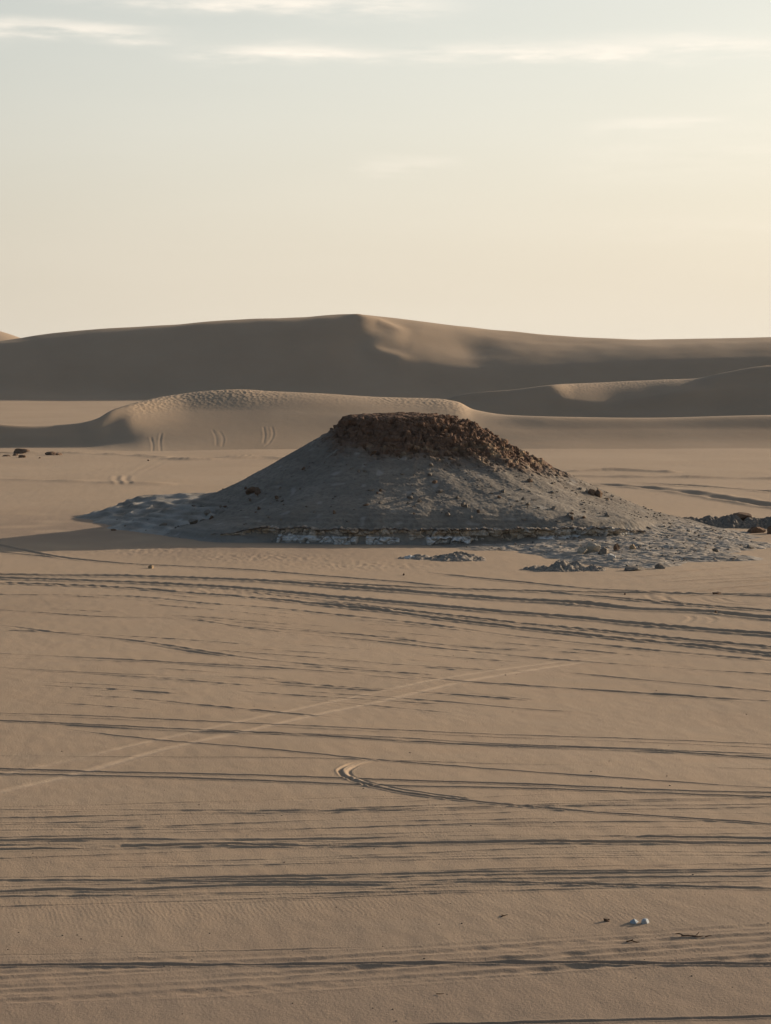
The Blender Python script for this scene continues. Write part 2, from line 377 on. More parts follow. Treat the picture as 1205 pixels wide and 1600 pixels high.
# churned belt
t([(0, 1310), (124, 1313), (249, 1315), (300, 1314.5), (350, 1314), (448, 1318), (508, 1319.5), (600, 1320), (751, 1322), (900, 1325), (1027, 1328), (1205, 1332)], depth=.10, w=.26, gap=.7, comb=.3)
t([(0, 1303), (199, 1304), (300, 1307), (600, 1311), (801, 1313)], depth=.07, w=.22, gap=.5)
t([(930, 1317), (1002, 1318), (1100, 1319.5), (1205, 1323)], depth=.11, w=.26, gap=.4)
t([(960, 1326), (1080, 1328), (1205, 1331)], depth=.09, w=.3, gap=.4)
t([(180, 1313), (260, 1315.5), (330, 1314)], depth=.10, w=.3, gap=.1)
t([(600, 1258), (801, 1250), (952, 1246), (1060, 1244)], depth=.03, w=.18, gap=.4)
t([(0, 1360), (120, 1362.5), (239, 1366), (349, 1370), (498, 1375), (600, 1379), (751, 1384), (952, 1394), (1205, 1407)], depth=.09, w=.2, gap=.4)
t([(0, 1377), (100, 1375.5), (179, 1379), (349, 1376), (480, 1378), (640, 1386)], depth=.09, w=.24, gap=.5)
t([(150, 1366), (250, 1363), (398, 1364), (600, 1366), (801, 1369), (1002, 1373), (1205, 1375)], depth=.08, w=.2, gap=.4)
t([(560, 1378), (700, 1379), (851, 1381), (1052, 1384), (1205, 1387)], depth=.08, w=.2, gap=.5)
t([(0, 1473), (300, 1475), (600, 1478)], depth=.03, w=.16, gap=.5)
t([(0, 1489), (199, 1492), (299, 1495), (408, 1498), (478, 1500), (600, 1503.5), (801, 1510), (1002, 1518), (1205, 1527)], depth=.10, w=.18, gap=.3, comb=.2)
t([(0, 1597), (300, 1598), (600, 1601), (1205, 1610)], depth=.08, w=.16, gap=.3)
# soft ribbed belts near the bottom
for a, b, c, dp in ((1509, 1492, 1480, .045), (1522, 1509, 1490, .06), (1530, 1519, 1500, .035), (1544, 1529, 1514, .07), (1548, 1534, 1520, .03), (1500, 1490, 1471, .05), (1486, 1482, 1466, .025)):
    t([(0, a), (600, b), (1205, c)], depth=dp * .8, w=.34, gap=.6, comb=.9, rip=.35)
rr = random.Random(4)
for k in range(32):          # many faint passes over the churned belt
    y0 = rr.uniform(1252, 1352); sl_ = rr.uniform(-0.022, 0.02); x0 = rr.choice([0, 0, rr.uniform(50, 700)]); x1 = rr.choice([1205, 1205, rr.uniform(500, 1100)])
    if x1 - x0 < 200: x1 = 1205
    xm = (x0 + x1) / 2; bow = rr.uniform(-3, 3)
    t([(x0, y0 + sl_ * x0), (xm, y0 + sl_ * xm + bow), (x1, y0 + sl_ * x1)], depth=rr.uniform(.012, .04), w=rr.uniform(.12, .24), gap=.9, comb=.6, rip=.25)
for k in range(12):
    y0 = rr.uniform(1352, 1400); sl_ = rr.uniform(-0.01, 0.02)
    t([(0, y0), (600, y0 + 600 * sl_ + rr.uniform(-2, 2)), (1205, y0 + 1205 * sl_)], depth=rr.uniform(.012, .035), w=.16, gap=.9, comb=.6)
for k in range(34):
    y0 = rr.uniform(920, 1100); x0 = rr.uniform(0, 700); x1 = x0 + rr.uniform(150, 500); sl_ = rr.uniform(.05, .1)
    t([(x0, y0), ((x0 + x1) / 2, y0 + sl_ * (x1 - x0) / 2 - 1), (x1, y0 + sl_ * (x1 - x0))], depth=rr.uniform(.03, .06), w=.28, gap=.9, comb=.8)
# turns in the sand at the right, and beyond the hill
for q in ([(1012, 928), (1020, 936), (1045, 944), (1090, 950)], [(1036, 930), (1048, 938), (1080, 943), (1120, 946)],
          [(1090, 933), (1105, 939), (1130, 943), (1190, 947)], [(1122, 934), (1140, 940), (1165, 943), (1205, 945)],
          [(1076, 961), (1082, 966), (1070, 972)], [(1105, 962), (1116, 967), (1108, 973)]):
    t(q, depth=.05, w=.36, gap=.3, ext=False)
for k in range(9):
    y0 = 892 + k * 5 + rr.uniform(-2, 2)
    t([(940 + rr.uniform(0, 80), y0 + 8), (1080, y0 + 1), (1205, y0 - 10 + rr.uniform(-2, 6))], depth=.05, w=.35, gap=.8)
t([(184, 744), (182, 752), (188, 760)], depth=.10, w=.32, gap=0, ext=False); t([(199, 744), (197, 752), (203, 760)], depth=.10, w=.32, gap=0, ext=False)
t([(203, 744), (230, 728), (262, 712)], depth=.03, w=.4, ext=False); t([(218, 742), (245, 727), (278, 711)], depth=.03, w=.4, ext=False)
t([(900, 753), (980, 760), (1080, 771), (1205, 790)], depth=.35, w=1.8, gap=.4, comb=.1)
t([(960, 752), (1080, 760), (1205, 769)], depth=.2, w=1.2, gap=.5, comb=.1)
t([(880, 737), (960, 735.5), (1030, 738), (1060, 740)], depth=-.5, w=2.2, berm=0, gap=.3, comb=.1)
t([(0, 706), (110, 708), (230, 713), (300, 719), (420, 716), (480, 719)], depth=-.30, w=3.4, berm=0, gap=.8, comb=.2)
t([(330, 717), (400, 715), (455, 719)], depth=-.32, w=3.6, berm=0, gap=.4, comb=.2)
t([(0, 750), (160, 756), (340, 760)], depth=-.25, w=4.0, berm=0, gap=.6, comb=.1)
t([(860, 742), (1000, 745), (1205, 749)], depth=-.35, w=3.0, berm=0, gap=.4, comb=.1)
for i, (p, k) in enumerate(T): rut(p, seed=i, **k)

# pocked and rippled patches
def patch(px, py, wx, wy, a): return a * np.exp(-((IX - px) / wx) ** 2 - ((IY - py) / wy) ** 2)
pk = np.maximum.reduce([patch(230, 860, 90, 7, 1), patch(400, 872, 120, 7, 1), patch(560, 884, 150, 6, .8), patch(330, 925, 90, 8, .7), patch(90, 868, 60, 5, .5)])
REL += pk * 0.06 * vnoise(GX / 0.62 + 0.12 * GY, GY / 2.2, seed=33)
ripple = np.maximum(ripple, np.maximum.reduce([patch(300, 1405, 420, 30, .75), patch(900, 1400, 420, 30, .5), patch(1000, 1445, 240, 22, .9), patch(150, 1280, 400, 12, .5), patch(400, 1530, 500, 22, .3)]))
chn = np.maximum(patch(400, 1305, 900, 45, 1), patch(500, 1370, 800, 18, .7))
REL += chn * 0.009 * vnoise(GX / 2.6 + 0.05 * GY, GY / 0.55, seed=34)
GZ += REL
# darker nearest belt: shading of ground tilted from the sun, put into the colour
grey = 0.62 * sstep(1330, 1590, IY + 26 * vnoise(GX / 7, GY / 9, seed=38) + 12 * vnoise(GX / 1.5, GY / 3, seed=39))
grey = np.maximum(grey, 0.75 * np.clip(patch(90, 826, 230, 26, 1.1) + patch(420, 862, 200, 14, 0.7), 0, 1) * sstep(-.6, .5, vnoise(GX / 6, GY / 9, seed=44) + .35))  # hill shadow deepened in the sand colour, at the left and in front
# the rim sinks under the wide desert floor
edge = np.minimum.reduce([sstep(-330, -290, IX), sstep(1540, 1500, IX), sstep(1700, 1680, IY) + 0 * IX])
GZ = GZ * edge - 0.9 * (1 - edge)

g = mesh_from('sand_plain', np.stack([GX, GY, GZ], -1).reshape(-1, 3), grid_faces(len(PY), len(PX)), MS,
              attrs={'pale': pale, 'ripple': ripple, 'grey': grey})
tag(g, 'flat tan sand plain crossed by many tyre tracks', 'sand', kind='structure')
# wide floor to the horizon: concentric rings of one sheet
ang = np.linspace(0, 2 * math.pi, 97)[:-1]; rad = np.array([0.01, 30, 80, 200, 400, 800, 1600, 3200, 6500])
V = np.stack([np.outer(rad, np.cos(ang)), np.outer(rad, np.sin(ang)), np.full((len(rad), 96), -0.75)], -1).reshape(-1, 3)
fl = mesh_from('desert_floor', V, grid_faces(len(rad), 96, True), MD)
tag(fl, 'wide tan desert floor running under the dunes to the horizon', 'desert', kind='structure')

def ground_z(x, y):
    """height of the sand at a world point (nearest vertex of the plain)"""
    r = int(np.argmin(np.abs(GY[:, 300] - y))); c = int(np.argmin(np.abs(GX[r] - x))); return float(GZ[r, c])

# ------------------------------------------------------------------ dunes
def pchip_cols(xs, ys, xq):
    """xs,ys: (n, C) control points per column; xq: (R, C) -> (R, C), monotone cubic"""
    h = np.diff(xs, axis=0); d = np.diff(ys, axis=0) / h
    m = np.zeros_like(ys); m[0] = d[0]; m[-1] = d[-1]
    for i in range(1, len(ys) - 1):
        w1 = 2 * h[i] + h[i - 1]; w2 = h[i] + 2 * h[i - 1]
        ok = d[i - 1] * d[i] > 0
        with np.errstate(divide='ignore', invalid='ignore'):
            hm = (w1 + w2) / (w1 / d[i - 1] + w2 / d[i])
        m[i] = np.where(ok, hm, 0)
    out = np.zeros_like(xq)
    for i in range(len(ys) - 1):
        s = (xq >= xs[i]) & ((xq <= xs[i + 1]) if i == len(ys) - 2 else (xq < xs[i + 1]))
        tt = (xq - xs[i]) / h[i]
        v = ((1 + 2 * tt) * (1 - tt) ** 2) * ys[i] + tt * (1 - tt) ** 2 * h[i] * m[i] + tt ** 2 * (3 - 2 * tt) * ys[i + 1] + tt ** 2 * (tt - 1) * h[i] * m[i + 1]
        out = np.where(s, v, out)
    return out
def curve_at(pts, x):
    P = np.array(pts, float); n = len(P)
    xs = np.repeat(P[:, :1], len(x), 1); ys = np.repeat(P[:, 1:2], len(x), 1)
    return pchip_cols(xs, ys, np.clip(x, P[0, 0], P[-1, 0])[None, :])[0]
def dune(name, label, lines, x0, x1, step, nrow, noise_amp, tail, rip=None, extra=None, tracks=()):
    """lines: contour lines from foot to crest, each ([(px, py)], [(px, depth)]), seen from the view point"""
    px = np.arange(x0, x1, step); Ds, Zs, Us = [], [], []
    for pts, dep in lines:
        D = curve_at(dep, px); y = curve_at(pts, px); X, _, Z = at_depth(px, y, D); Ds.append(D); Zs.append(Z)
    for dd, dz in tail: Ds.append(Ds[len(lines) - 1] + dd); Zs.append(Zs[len(lines) - 1] * (1 - dz) - 2 * dz)
    Ds = np.array(Ds); Zs = np.array(Zs)
    q = np.linspace(0, 1, nrow)[:, None]; Y = Ds[0] + (Ds[-1] - Ds[0]) * q
    Z = pchip_cols(Ds, Zs, Y)
    # smooth a little across columns
    k = max(3, int(14 / step)) | 1; ker = np.hanning(k + 2)[1:-1]; ker /= ker.sum()
    Zp = np.pad(Z, ((0, 0), (k // 2, k // 2)), mode='edge'); Z = np.apply_along_axis(lambda r: np.convolve(r, ker, 'valid'), 1, Zp)
    X = (px[None, :] - XC) / F * Y
    Z = Z + noise_amp * (fbm(X / 60, Y / 60, oct=3, seed=len(name)) )
    R = np.zeros(X.shape)
    crest = Ds[len(lines) - 1][None, :]
    if rip is not None: R = rip(np.broadcast_to(px[None, :], X.shape), X, Y, Z, crest)
    Z = Z + R * 0.07 * vnoise(X / 0.95 + Y * 0.1, Y / 2.0, seed=77) * np.clip(0.6 + vnoise(X / 9, Y / 9, seed=78), 0, 1.3)
    if extra is not None: Z = extra(np.broadcast_to(px[None, :], X.shape), X, Y, Z)
    for pts, dp, w in tracks:
        P = smooth_line(pts, 4); best = np.full(X.shape, 1e9)
        # world points on this dune: the ray meets the surface
        W = []
        for a, b in P:
            c = int(np.clip((a - x0) / step, 0, len(px) - 1)); dx, dy, dz = ray(a, b)
            zl = CAMH + dz / dy * Y[:, c]; hit = np.nonzero(Z[:, c] > zl)[0]
            if len(hit): W.append(((a - XC) / F * Y[hit[0], c], Y[hit[0], c]))
        for (ax, ay), (bx, by) in zip(W[:-1], W[1:]):
            dx, dy = bx - ax, by - ay; LL = dx * dx + dy * dy + 1e-9
            m = (np.abs(X - (ax + bx) / 2) < abs(dx) + 6 + 3 * w) & (np.abs(Y - (ay + by) / 2) < abs(dy) + 6 + 3 * w)
            tt = np.clip(((X[m] - ax) * dx + (Y[m] - ay) * dy) / LL, 0, 1)
            best[m] = np.minimum(best[m], np.hypot(X[m] - ax - tt * dx, Y[m] - ay - tt * dy))
        Z = Z - dp * np.exp(-(best / w) ** 2) + (0.8 if w < 3 else 0) * dp * np.exp(-((best - 1.8 * w) / (0.8 * w)) ** 2)
    o = mesh_from(name, np.stack([X, Y, Z], -1).reshape(-1, 3), grid_faces(nrow, len(px)), MD, attrs={'ripple': np.clip(R, 0, 1) * 0.32})
    tag(o, label, 'dune', kind='structure')
    return X, Y, Z

C_ = lambda v: [(-900, v), (2100, v)]
# the great dune at the back
dune('sand_dune', 'great shaded sand dune forming the skyline at the back', [
    ([(-900, 640), (0, 627), (175, 633), (400, 640), (800, 650), (2100, 652)], [(-900, 1290), (0, 1300), (600, 1290), (2100, 1290)]),
    ([(-900, 630), (0, 612), (175, 616), (400, 612), (560, 610), (700, 612), (900, 606), (1205, 590), (2100, 585)], [(-900, 1315), (0, 1320), (600, 1318), (1205, 1328), (2100, 1330)]),
    ([(-900, 600), (0, 565), (300, 548), (480, 540), (570, 545), (640, 556), (750, 572), (850, 570), (1000, 562), (1205, 555), (2100, 550)], [(-900, 1340), (0, 1350), (560, 1356), (650, 1350), (750, 1345), (1205, 1352), (2100, 1354)]),
    ([(-900, 575), (-100, 548), (30, 532), (150, 519), (380, 502), (470, 497.5), (560, 494), (590, 499), (640, 508), (760, 524), (900, 537), (1010, 538), (1205, 534), (2100, 528)], [(-900, 1372), (0, 1378), (540, 1390), (640, 1392), (760, 1408), (1000, 1390), (2100, 1385)]),
    ([(-900, 570), (-100, 545), (30, 528), (60, 523), (150, 515), (270, 507), (380, 499), (470, 495), (555, 491), (620, 497), (700, 507), (760, 514), (900, 526), (1010, 530.5), (1100, 529), (1205, 527), (2100, 522)], [(-900, 1388), (0, 1394), (540, 1402), (640, 1420), (760, 1442), (1000, 1435), (2100, 1430)]),
    ], -700, 1900, 2.6, 330, 0.5, ((40, .05), (140, .35), (300, 1.0)),
    tracks=[([(560, 494), (590, 499), (612, 506), (622, 514), (610, 526), (592, 533), (584, 542), (590, 550), (620, 560)], -1.3, 7), ([(640, 518), (665, 526), (720, 536)], 3.4, 22)])
# low dune to the right with the lit hollow
def rip2(ix, X, Y, Z, cr): return 0.7 * np.exp(-((Y - cr + 4) / 14) ** 2) * sstep(860, 900, ix) * sstep(1100, 1040, ix)
dune('sand_dune', 'low shaded dune on the right with a sunlit hollow on its crest', [
    ([(560, 668), (720, 664), (860, 664), (1205, 662), (2100, 660)], [(560, 889), (2100, 889)]),
    ([(560, 664), (720, 648), (800, 646), (900, 645), (1000, 642), (1100, 638), (1205, 632), (2100, 625)], [(560, 894), (800, 896), (1000, 898), (1205, 902), (2100, 902)]),
    ([(560, 660), (720, 630), (800, 621), (870, 619), (900, 623), (950, 627), (1000, 622), (1070, 610), (1130, 605), (1205, 600), (2100, 580)], [(560, 902), (800, 906), (950, 905), (1070, 908), (1205, 914), (2100, 918)]),
    ([(560, 658), (660, 640), (720, 617), (800, 609), (880, 600), (950, 597), (1020, 594), (1082, 592), (1130, 582), (1205, 571), (2100, 556)], [(560, 906), (800, 912), (860, 914), (900, 930), (1000, 940), (1060, 934), (1110, 924), (1205, 928), (2100, 935)]),
    ], 560, 1900, 2.2, 220, 0.3, ((20, .05), (60, .3), (150, 1.0)), rip=rip2)
# middle dune on the left, pocked along its crest
def rip1(ix, X, Y, Z, cr):
    a = np.exp(-((Y - cr + 5) / 13) ** 2) * sstep(190, 240, ix)
    b = sstep(150, 175, ix) * sstep(235, 205, ix) * sstep(0, 30, Y - 640) * 1.1
    return np.clip(a + b, 0, 1.2) * (1 - 0.6 * sstep(400, 470, ix) * sstep(600, 560, ix)) * sstep(745, 715, ix)
dune('sand_dune', 'long mid-ground dune behind the rocky hill with pockmarked crest', [
    ([(-900, 708), (0, 707), (200, 710), (500, 716), (760, 712), (900, 708), (2100, 708)], [(-900, 590), (0, 596), (200, 600), (760, 612), (2100, 612)]),
    ([(-900, 702), (0, 699), (130, 698), (180, 694), (230, 690), (380, 690), (560, 692), (700, 692), (760, 691), (900, 690), (2100, 690)], [(-900, 622), (0, 626), (300, 620), (760, 630), (2100, 632)]),
    ([(-900, 690), (0, 680), (120, 679), (165, 668), (210, 650), (300, 643), (400, 643), (560, 650), (700, 664), (760, 670), (900, 672), (2100, 672)], [(-900, 628), (0, 632), (130, 632), (300, 658), (760, 644), (2100, 646)]),
    ([(-900, 680), (-60, 655), (0, 663), (60, 666), (120, 662), (150, 655), (175, 641), (210, 630), (270, 617), (330, 610), (375, 608), (420, 611), (500, 615), (600, 621), (680, 623), (715, 628), (740, 640), (800, 649), (900, 652), (1010, 653.5), (1205, 649), (2100, 640)], [(-900, 636), (0, 638), (130, 639), (300, 682), (640, 684), (860, 658), (2100, 660)]),
    ], -700, 1500, 1.7, 260, 0.12, ((14, .04), (40, .25), (110, 1.0)), rip=rip1,
    tracks=[([(412, 668), (414, 680), (412, 692)], .045, .3), ([(425, 668), (427, 680), (421, 692), (414, 698)], .045, .3),
            ([(332, 672), (338, 684), (338, 696)], .035, .3), ([(343, 674), (349, 686), (347, 698)], .035, .3),
            ([(252, 678), (250, 692), (251, 706)], .045, .3), ([(236, 684), (239, 696), (238, 708)], .045, .3)])
# far dune at the left edge
dune('sand_dune', 'distant pale dune peeping out at the far left of the skyline', [
    ([(-900, 575), (2100, 575)], [(-900, 2300), (2100, 2300)]),
    ([(-900, 530), (-250, 522), (-100, 512), (-20, 514), (40, 530), (90, 548), (300, 566), (2100, 568)], [(-900, 2450), (2100, 2500)]),
    ], -700, 500, 6, 60, 0.5, ((60, .2), (300, 1.0)))

# ------------------------------------------------------------------ the rocky hill
HC = (1.5, 338.0)
PROF = {   # angle (deg, 0 = right, -90 = towards the view) : (radius, height)
    0: [(0, 16.6), (5, 16.5), (8.2, 15.9), (12, 14.7), (15.5, 12.5), (21.5, 9.3), (27, 6.6), (32, 4.2), (38, 1.9), (44, .4), (50, -.5), (72, -1)],
    -25: [(0, 16.6), (6, 16.4), (9, 15.4), (15, 12.2), (22, 8.5), (30, 4.9), (38, 2.6), (44, 1.3), (50, .5), (56, -.3), (72, -1)],
    -42: [(0, 16.6), (6, 16.3), (9, 14.6), (14, 11.4), (24, 7.0), (34, 3.9), (39.5, 2.5), (40.8, 1.2), (49, .7), (57, .35), (60, -.3), (72, -1)],
    -55: [(0, 16.6), (6, 16.2), (8.5, 14.7), (13, 11.2), (24, 6.8), (38, 2.3), (39, 1.0), (50, .7), (64, .35), (69, .1), (71, -.4), (86, -1)],
    -66: [(0, 16.6), (6, 16.2), (8, 14.8), (13, 10.9), (24, 6.5), (36.3, 2.1), (37, .6), (50, .35), (66, .35), (73, .2), (75, -.4), (86, -1)],
    -75: [(0, 16.6), (6, 16.2), (8, 14.8), (13, 10.9), (24, 6.4), (35.6, 2.0), (36.3, .4), (44, .1), (47, -.4), (86, -1)],
    -90: [(0, 16.6), (6, 16.2), (7.6, 14.6), (12.5, 10.8), (24, 6.2), (34.6, 1.95), (35.3, .4), (38, -.3), (72, -1)],
    -115: [(0, 16.6), (6.4, 16.1), (8, 14.4), (13, 10.7), (24, 6.0), (34.6, 1.85), (35.4, .3), (38, -.3), (72, -1)],
    -133: [(0, 16.6), (7, 16.0), (8.6, 14.2), (13, 10.7), (22, 5.3), (30, 2.6), (36, 1.35), (37, .3), (40, -.3), (72, -1)],
    -160: [(0, 16.6), (7.4, 16.1), (8.8, 14.6), (12, 12.2), (18, 8.4), (24, 5.0), (30, 2.2), (34, 1.1), (37, .2), (40, -.4), (72, -1)],
    -180: [(0, 16.6), (6.2, 16.3), (7.8, 15.6), (8.3, 14.9), (10.5, 13.4), (17, 9.6), (22, 6.8), (28, 4.1), (35, 2.0), (40, .3), (44, -.4), (72, -1)],
    -196: [(0, 16.6), (7.3, 16.2), (8.5, 15.0), (11, 13.2), (18, 9.0), (24, 5.9), (32, 3.2), (40, 1.6), (46, .3), (49, -.4), (72, -1)],
    -217: [(0, 16.6), (7, 16.2), (8.6, 14.9), (11.5, 13.0), (20, 8.3), (25, 6.1), (30, 4.3), (40, 3.2), (50, 2.6), (53.5, 1.3), (56, .1), (58, -.5), (72, -1)],
    -206: [(0, 16.6), (7, 16.2), (8.6, 14.9), (11.5, 12.9), (20, 8.2), (26, 5.4), (32, 3.5), (42, 2.4), (49, 1.2), (53, .1), (56, -.5), (72, -1)],
    -245: [(0, 16.6), (7, 16.0), (12, 12.5), (22, 6.5), (33, 1.5), (40, -.5), (72, -1)],
    -270: [(0, 16.6), (7, 16.0), (12, 12.5), (22, 6.5), (33, 1.5), (40, -.5), (72, -1)],
    -320: [(0, 16.6), (7, 16.2), (12, 13.0), (22, 7.5), (33, 2.5), (42, -.5), (72, -1)],
}
RT = np.linspace(0, 86, 861)
_k = sorted(PROF); _tab = np.array([curve_at(PROF[k], RT) for k in _k]); _ang = np.radians(_k)
_angp = np.concatenate([[_ang[-1] - 2 * math.pi], _ang, [_ang[0] + 2 * math.pi]]); _tabp = np.vstack([_tab[-1:], _tab, _tab[:1]])
def hill_base(x, y):
    dx = x - HC[0]; dy = y - HC[1]; r = np.hypot(dx, dy); th = np.arctan2(dy, dx)
    wob = 1 + 0.05 * vnoise(np.cos(th) * 2.2, np.sin(th) * 2.2, seed=21) + 0.022 * vnoise(np.cos(th) * 7, np.sin(th) * 7 + r * 0.03, seed=22)
    th = np.where(th > 0, th - 2 * math.pi, th)       # -2pi .. 0
    i = np.clip(np.searchsorted(_angp, th) - 1, 0, len(_angp) - 2)
    u = (th - _angp[i]) / (_angp[i + 1] - _angp[i]); u = u * u * (3 - 2 * u)
    rq = np.clip(r * wob, 0, 85.9) * 10; j = rq.astype(int); f = rq - j
    a = _tabp[i, j] * (1 - f) + _tabp[i, j + 1] * f; b = _tabp[i + 1, j] * (1 - f) + _tabp[i + 1, j + 1] * f
    return a * (1 - u) + b * u
def hill_masks(x, y, z):
    dx = x - HC[0]; dy = y - HC[1]; r = np.hypot(dx, dy); th = np.degrees(np.arctan2(dy, dx))
    low = 10.7 - 2.3 * np.exp(-((th + 8) / 32) ** 2) + 0.9 * np.exp(-((th + 130) / 40) ** 2)
    low = low + 3.0 * np.exp(-((180 - np.abs(th)) / 38) ** 2)
    low = low + 0.9 * vnoise(x / 3.1, y / 3.1, seed=31) + 0.45 * vnoise(x / 1.1, y / 1.1, seed=32)
    cap = sstep(-1.7, 1.1, z - low)
    foot = sstep(2.4, 0.9, z + 0.5 * vnoise(x / 4, y / 4, seed=36))
    return cap, foot, r, th
thf = np.linspace(-math.pi * 1.03, 0.12 * math.pi, 1500)[:-1]; thb = np.linspace(0.12 * math.pi, math.pi * 0.97, 260)[:-1]
TH = np.concatenate([thf, thb]); RR = np.concatenate([np.arange(0.02, 18, 0.1), np.arange(18, 44, 0.13), np.arange(44, 82, 0.19)])
hx = HC[0] + RR[:, None] * np.cos(TH)[None, :]; hy = HC[1] + RR[:, None] * np.sin(TH)[None, :]
hz = hill_base(hx, hy)
e = 0.15
nx = -(hill_base(hx + e, hy) - hz) / e; ny = -(hill_base(hx, hy + e) - hz) / e; nl = np.sqrt(nx * nx + ny * ny + 1)
nx /= nl; ny /= nl; nz = 1 / nl
cap, foot, hr, hth = hill_masks(hx, hy, hz)
side = sstep(-60, -10, hth) * sstep(60, 20, hth)
# scree: runnels down the slope, lumps
rn = vnoise(hx / 6, hy / 6, seed=41) * 0.30 + vnoise(np.radians(hth) * 11, hr / 12, seed=42) * 0.10
disp = (1 - cap) * (0.38 * rn * sstep(10, 22, hr) + 0.06 * fbm(hx / 1.3, hy / 1.3, hz / 1.3, 3, 43) + (0.03 + 0.06 * side) * np.abs(fbm(hx / 0.7, hy / 0.7, hz / 0.7, 2, 47)))
# caprock: broken blocks, ledges, pits
w1, w2, wid = worley(hx / 3.1 + 0.35 * vnoise(hx, hy, hz, 51), hy / 3.1, hz / 1.5, 52)
v1, v2, vid = worley(hx / 1.25 + 0.3 * vnoise(hx / .8, hy / .8, hz, 59), hy / 1.25, hz / 0.6, 53)
pits = sstep(0.30, 0.46, vnoise(hx / 0.85, hy / 0.85, hz / 0.6, 54)) * sstep(16.6, 15.8, hz)
strata = 0.28 * vnoise(hx / 7, hy / 7, hz * 1.9, 55)
cd = (0.5 + 0.45 * side) * (wid - 0.45) + 0.42 * (vid - 0.5) - 0.45 * np.exp(-((w2 - w1) / 0.10) ** 2) - 0.20 * np.exp(-((v2 - v1) / 0.12) ** 2) + strata * 1.5 - 1.5 * pits + 0.30 * fbm(hx / 0.7, hy / 0.7, hz / 0.4, 3, 57)
topf = sstep(5.5, 8.5, hr)
disp = disp + cap * cd * (0.35 + 0.65 * topf) * (0.6 + 0.15 * side)
# chalky apron: hummocks and steps
apron = foot * sstep(38, 41, hr) * sstep(-80, -70, hth) * sstep(0, -15, hth)
tongue = sstep(4.6, 3.0, hz) * ((hth > 130) | (hth < -150)) * sstep(24, 30, hr)
a1, a2, aid = worley(hx / 2.6, hy / 1.6, hz * 0, 61)
disp = disp + (apron * 0.30 + tongue * 0.12) * (0.30 * (aid - 0.35) + 0.55 * fbm(hx / 2.6, hy / 1.9, None, 4, 62) - 0.25 * np.exp(-((a2 - a1) / 0.12) ** 2)) * sstep(-0.9, 0.3, hz)
ter = 0.13 * np.sin((hz + 0.25 * vnoise(hx / 5, hy / 5, seed=67)) * 10.5) * sstep(5.0, 3.0, hz) * sstep(0.2, 0.7, hz) * (tongue + 0.35 * (hth < -60))
disp = disp + np.clip(ter, -.13, .13)
ochre = cap * sstep(3.6, 0.6, hz - 10.2) * sstep(-.1, .5, vnoise(hx / 1.6, hy / 1.6, hz / .8, 68)) * sstep(-140, -110, hth)
px_, py_, pz_ = hx + nx * disp, hy + ny * disp, hz + nz * disp
gully = tongue * 0.35 * np.sin((hz + 0.15 * vnoise(hx / 3, hy / 3, seed=66)) * 7.0); px_ += 0; py_ -= np.maximum(gully, 0)
chalk = np.clip(apron * sstep(0.35, 0.75, 0.5 + 0.6 * vnoise(hx / 2.5, hy / 2.5, seed=63)) * 0.28 + tongue * sstep(.3, .9, .6 + .5 * vnoise(hx / 5, hy / 5, hz * 1.5, seed=64)) * 0.55
        + foot * sstep(-75, -95, hth) * 0.25 + (1 - cap) * sstep(0.52, 0.8, vnoise(hx / 2.0, hy / 2.0, seed=65)) * 0.4, 0, 1)

def hill_mat():
    M = Mat('hill_scree', 0.95); cap_ = M.attr('cap'); ch = M.attr('chalk')
    n1 = M.noise(0.14, 5, 0.6); n2 = M.noise(1.4, 5, 0.65); n3 = M.noise(5, 4, 0.6)
    scree = M.mix(M.ramp(n1, [(0.35, (0, 0, 0)), (0.65, (1, 1, 1))]), (0.205, 0.182, 0.148), (0.255, 0.227, 0.187))
    scree = M.mix(M.ramp(n2, [(0.45, (0, 0, 0)), (0.62, (0.7, 0.7, 0.7))]), scree, (0.135, 0.115, 0.092))
    scree = M.mix(M.ramp(n3, [(0.58, (0, 0, 0)), (0.74, (0.45, 0.45, 0.45))]), scree, (0.30, 0.27, 0.225))
    bands = M.noise(1.0, 4, 0.6, vec=M.map((0.07, 0.07, 1.1)))
    scree = M.mix(M.ramp(bands, [(0.42, (0, 0, 0)), (0.62, (0.55, 0.55, 0.55))]), scree, (0.155, 0.138, 0.115))
    scree = M.mix(M.attr('warm_dim'), scree, (0.150, 0.126, 0.102))
    rock = M.mix(M.ramp(M.noise(0.9, 5, 0.65), [(0.35, (0, 0, 0)), (0.68, (1, 1, 1))]), (0.10, 0.060, 0.041), (0.195, 0.115, 0.074))
    rock = M.mix(M.ramp(M.noise(2.2, 4, 0.7, vec=M.map((1, 1, 3))), [(0.54, (0, 0, 0)), (0.78, (0.8, 0.8, 0.8))]), rock, (0.25, 0.175, 0.11))
    scree = M.mix(M.attr('apron'), scree, M.mix(n2, (0.24, 0.205, 0.165), (0.36, 0.315, 0.26)))
    rock = M.mix(M.attr('ochre'), rock, (0.30, 0.215, 0.135))
    c = M.mix(cap_, scree, rock)
    c = M.mix(ch, c, M.mix(n2, (0.30, 0.285, 0.255), (0.50, 0.48, 0.44)))
    M.color(c)
    k_ = M.math('ADD', 0.28, M.math('MULTIPLY', cap_, 0.6), True)
    b = M.bump(M.noise(2.3, 6, 0.7), 0.30, k_); v = M.vor(2.6).outputs['Distance']
    b = M.bump(v, 0.20, M.math('MULTIPLY', k_, 0.7), b); M.bump(M.noise(9, 3, 0.7), 0.08, 0.4, b)
    return M.m
MH = hill_mat()
warm_dim = np.clip(side * sstep(60, 22, hr) * 0.95 + sstep(3.2, 0, 10.6 - hz) * (1 - cap) * 0.4, 0, 1) * sstep(-.5, .6, vnoise(hx / 2.5, hy / 2.5, seed=71) + .35)  # sunlit right flank dimmed in the scree colour; brown tone below the cap
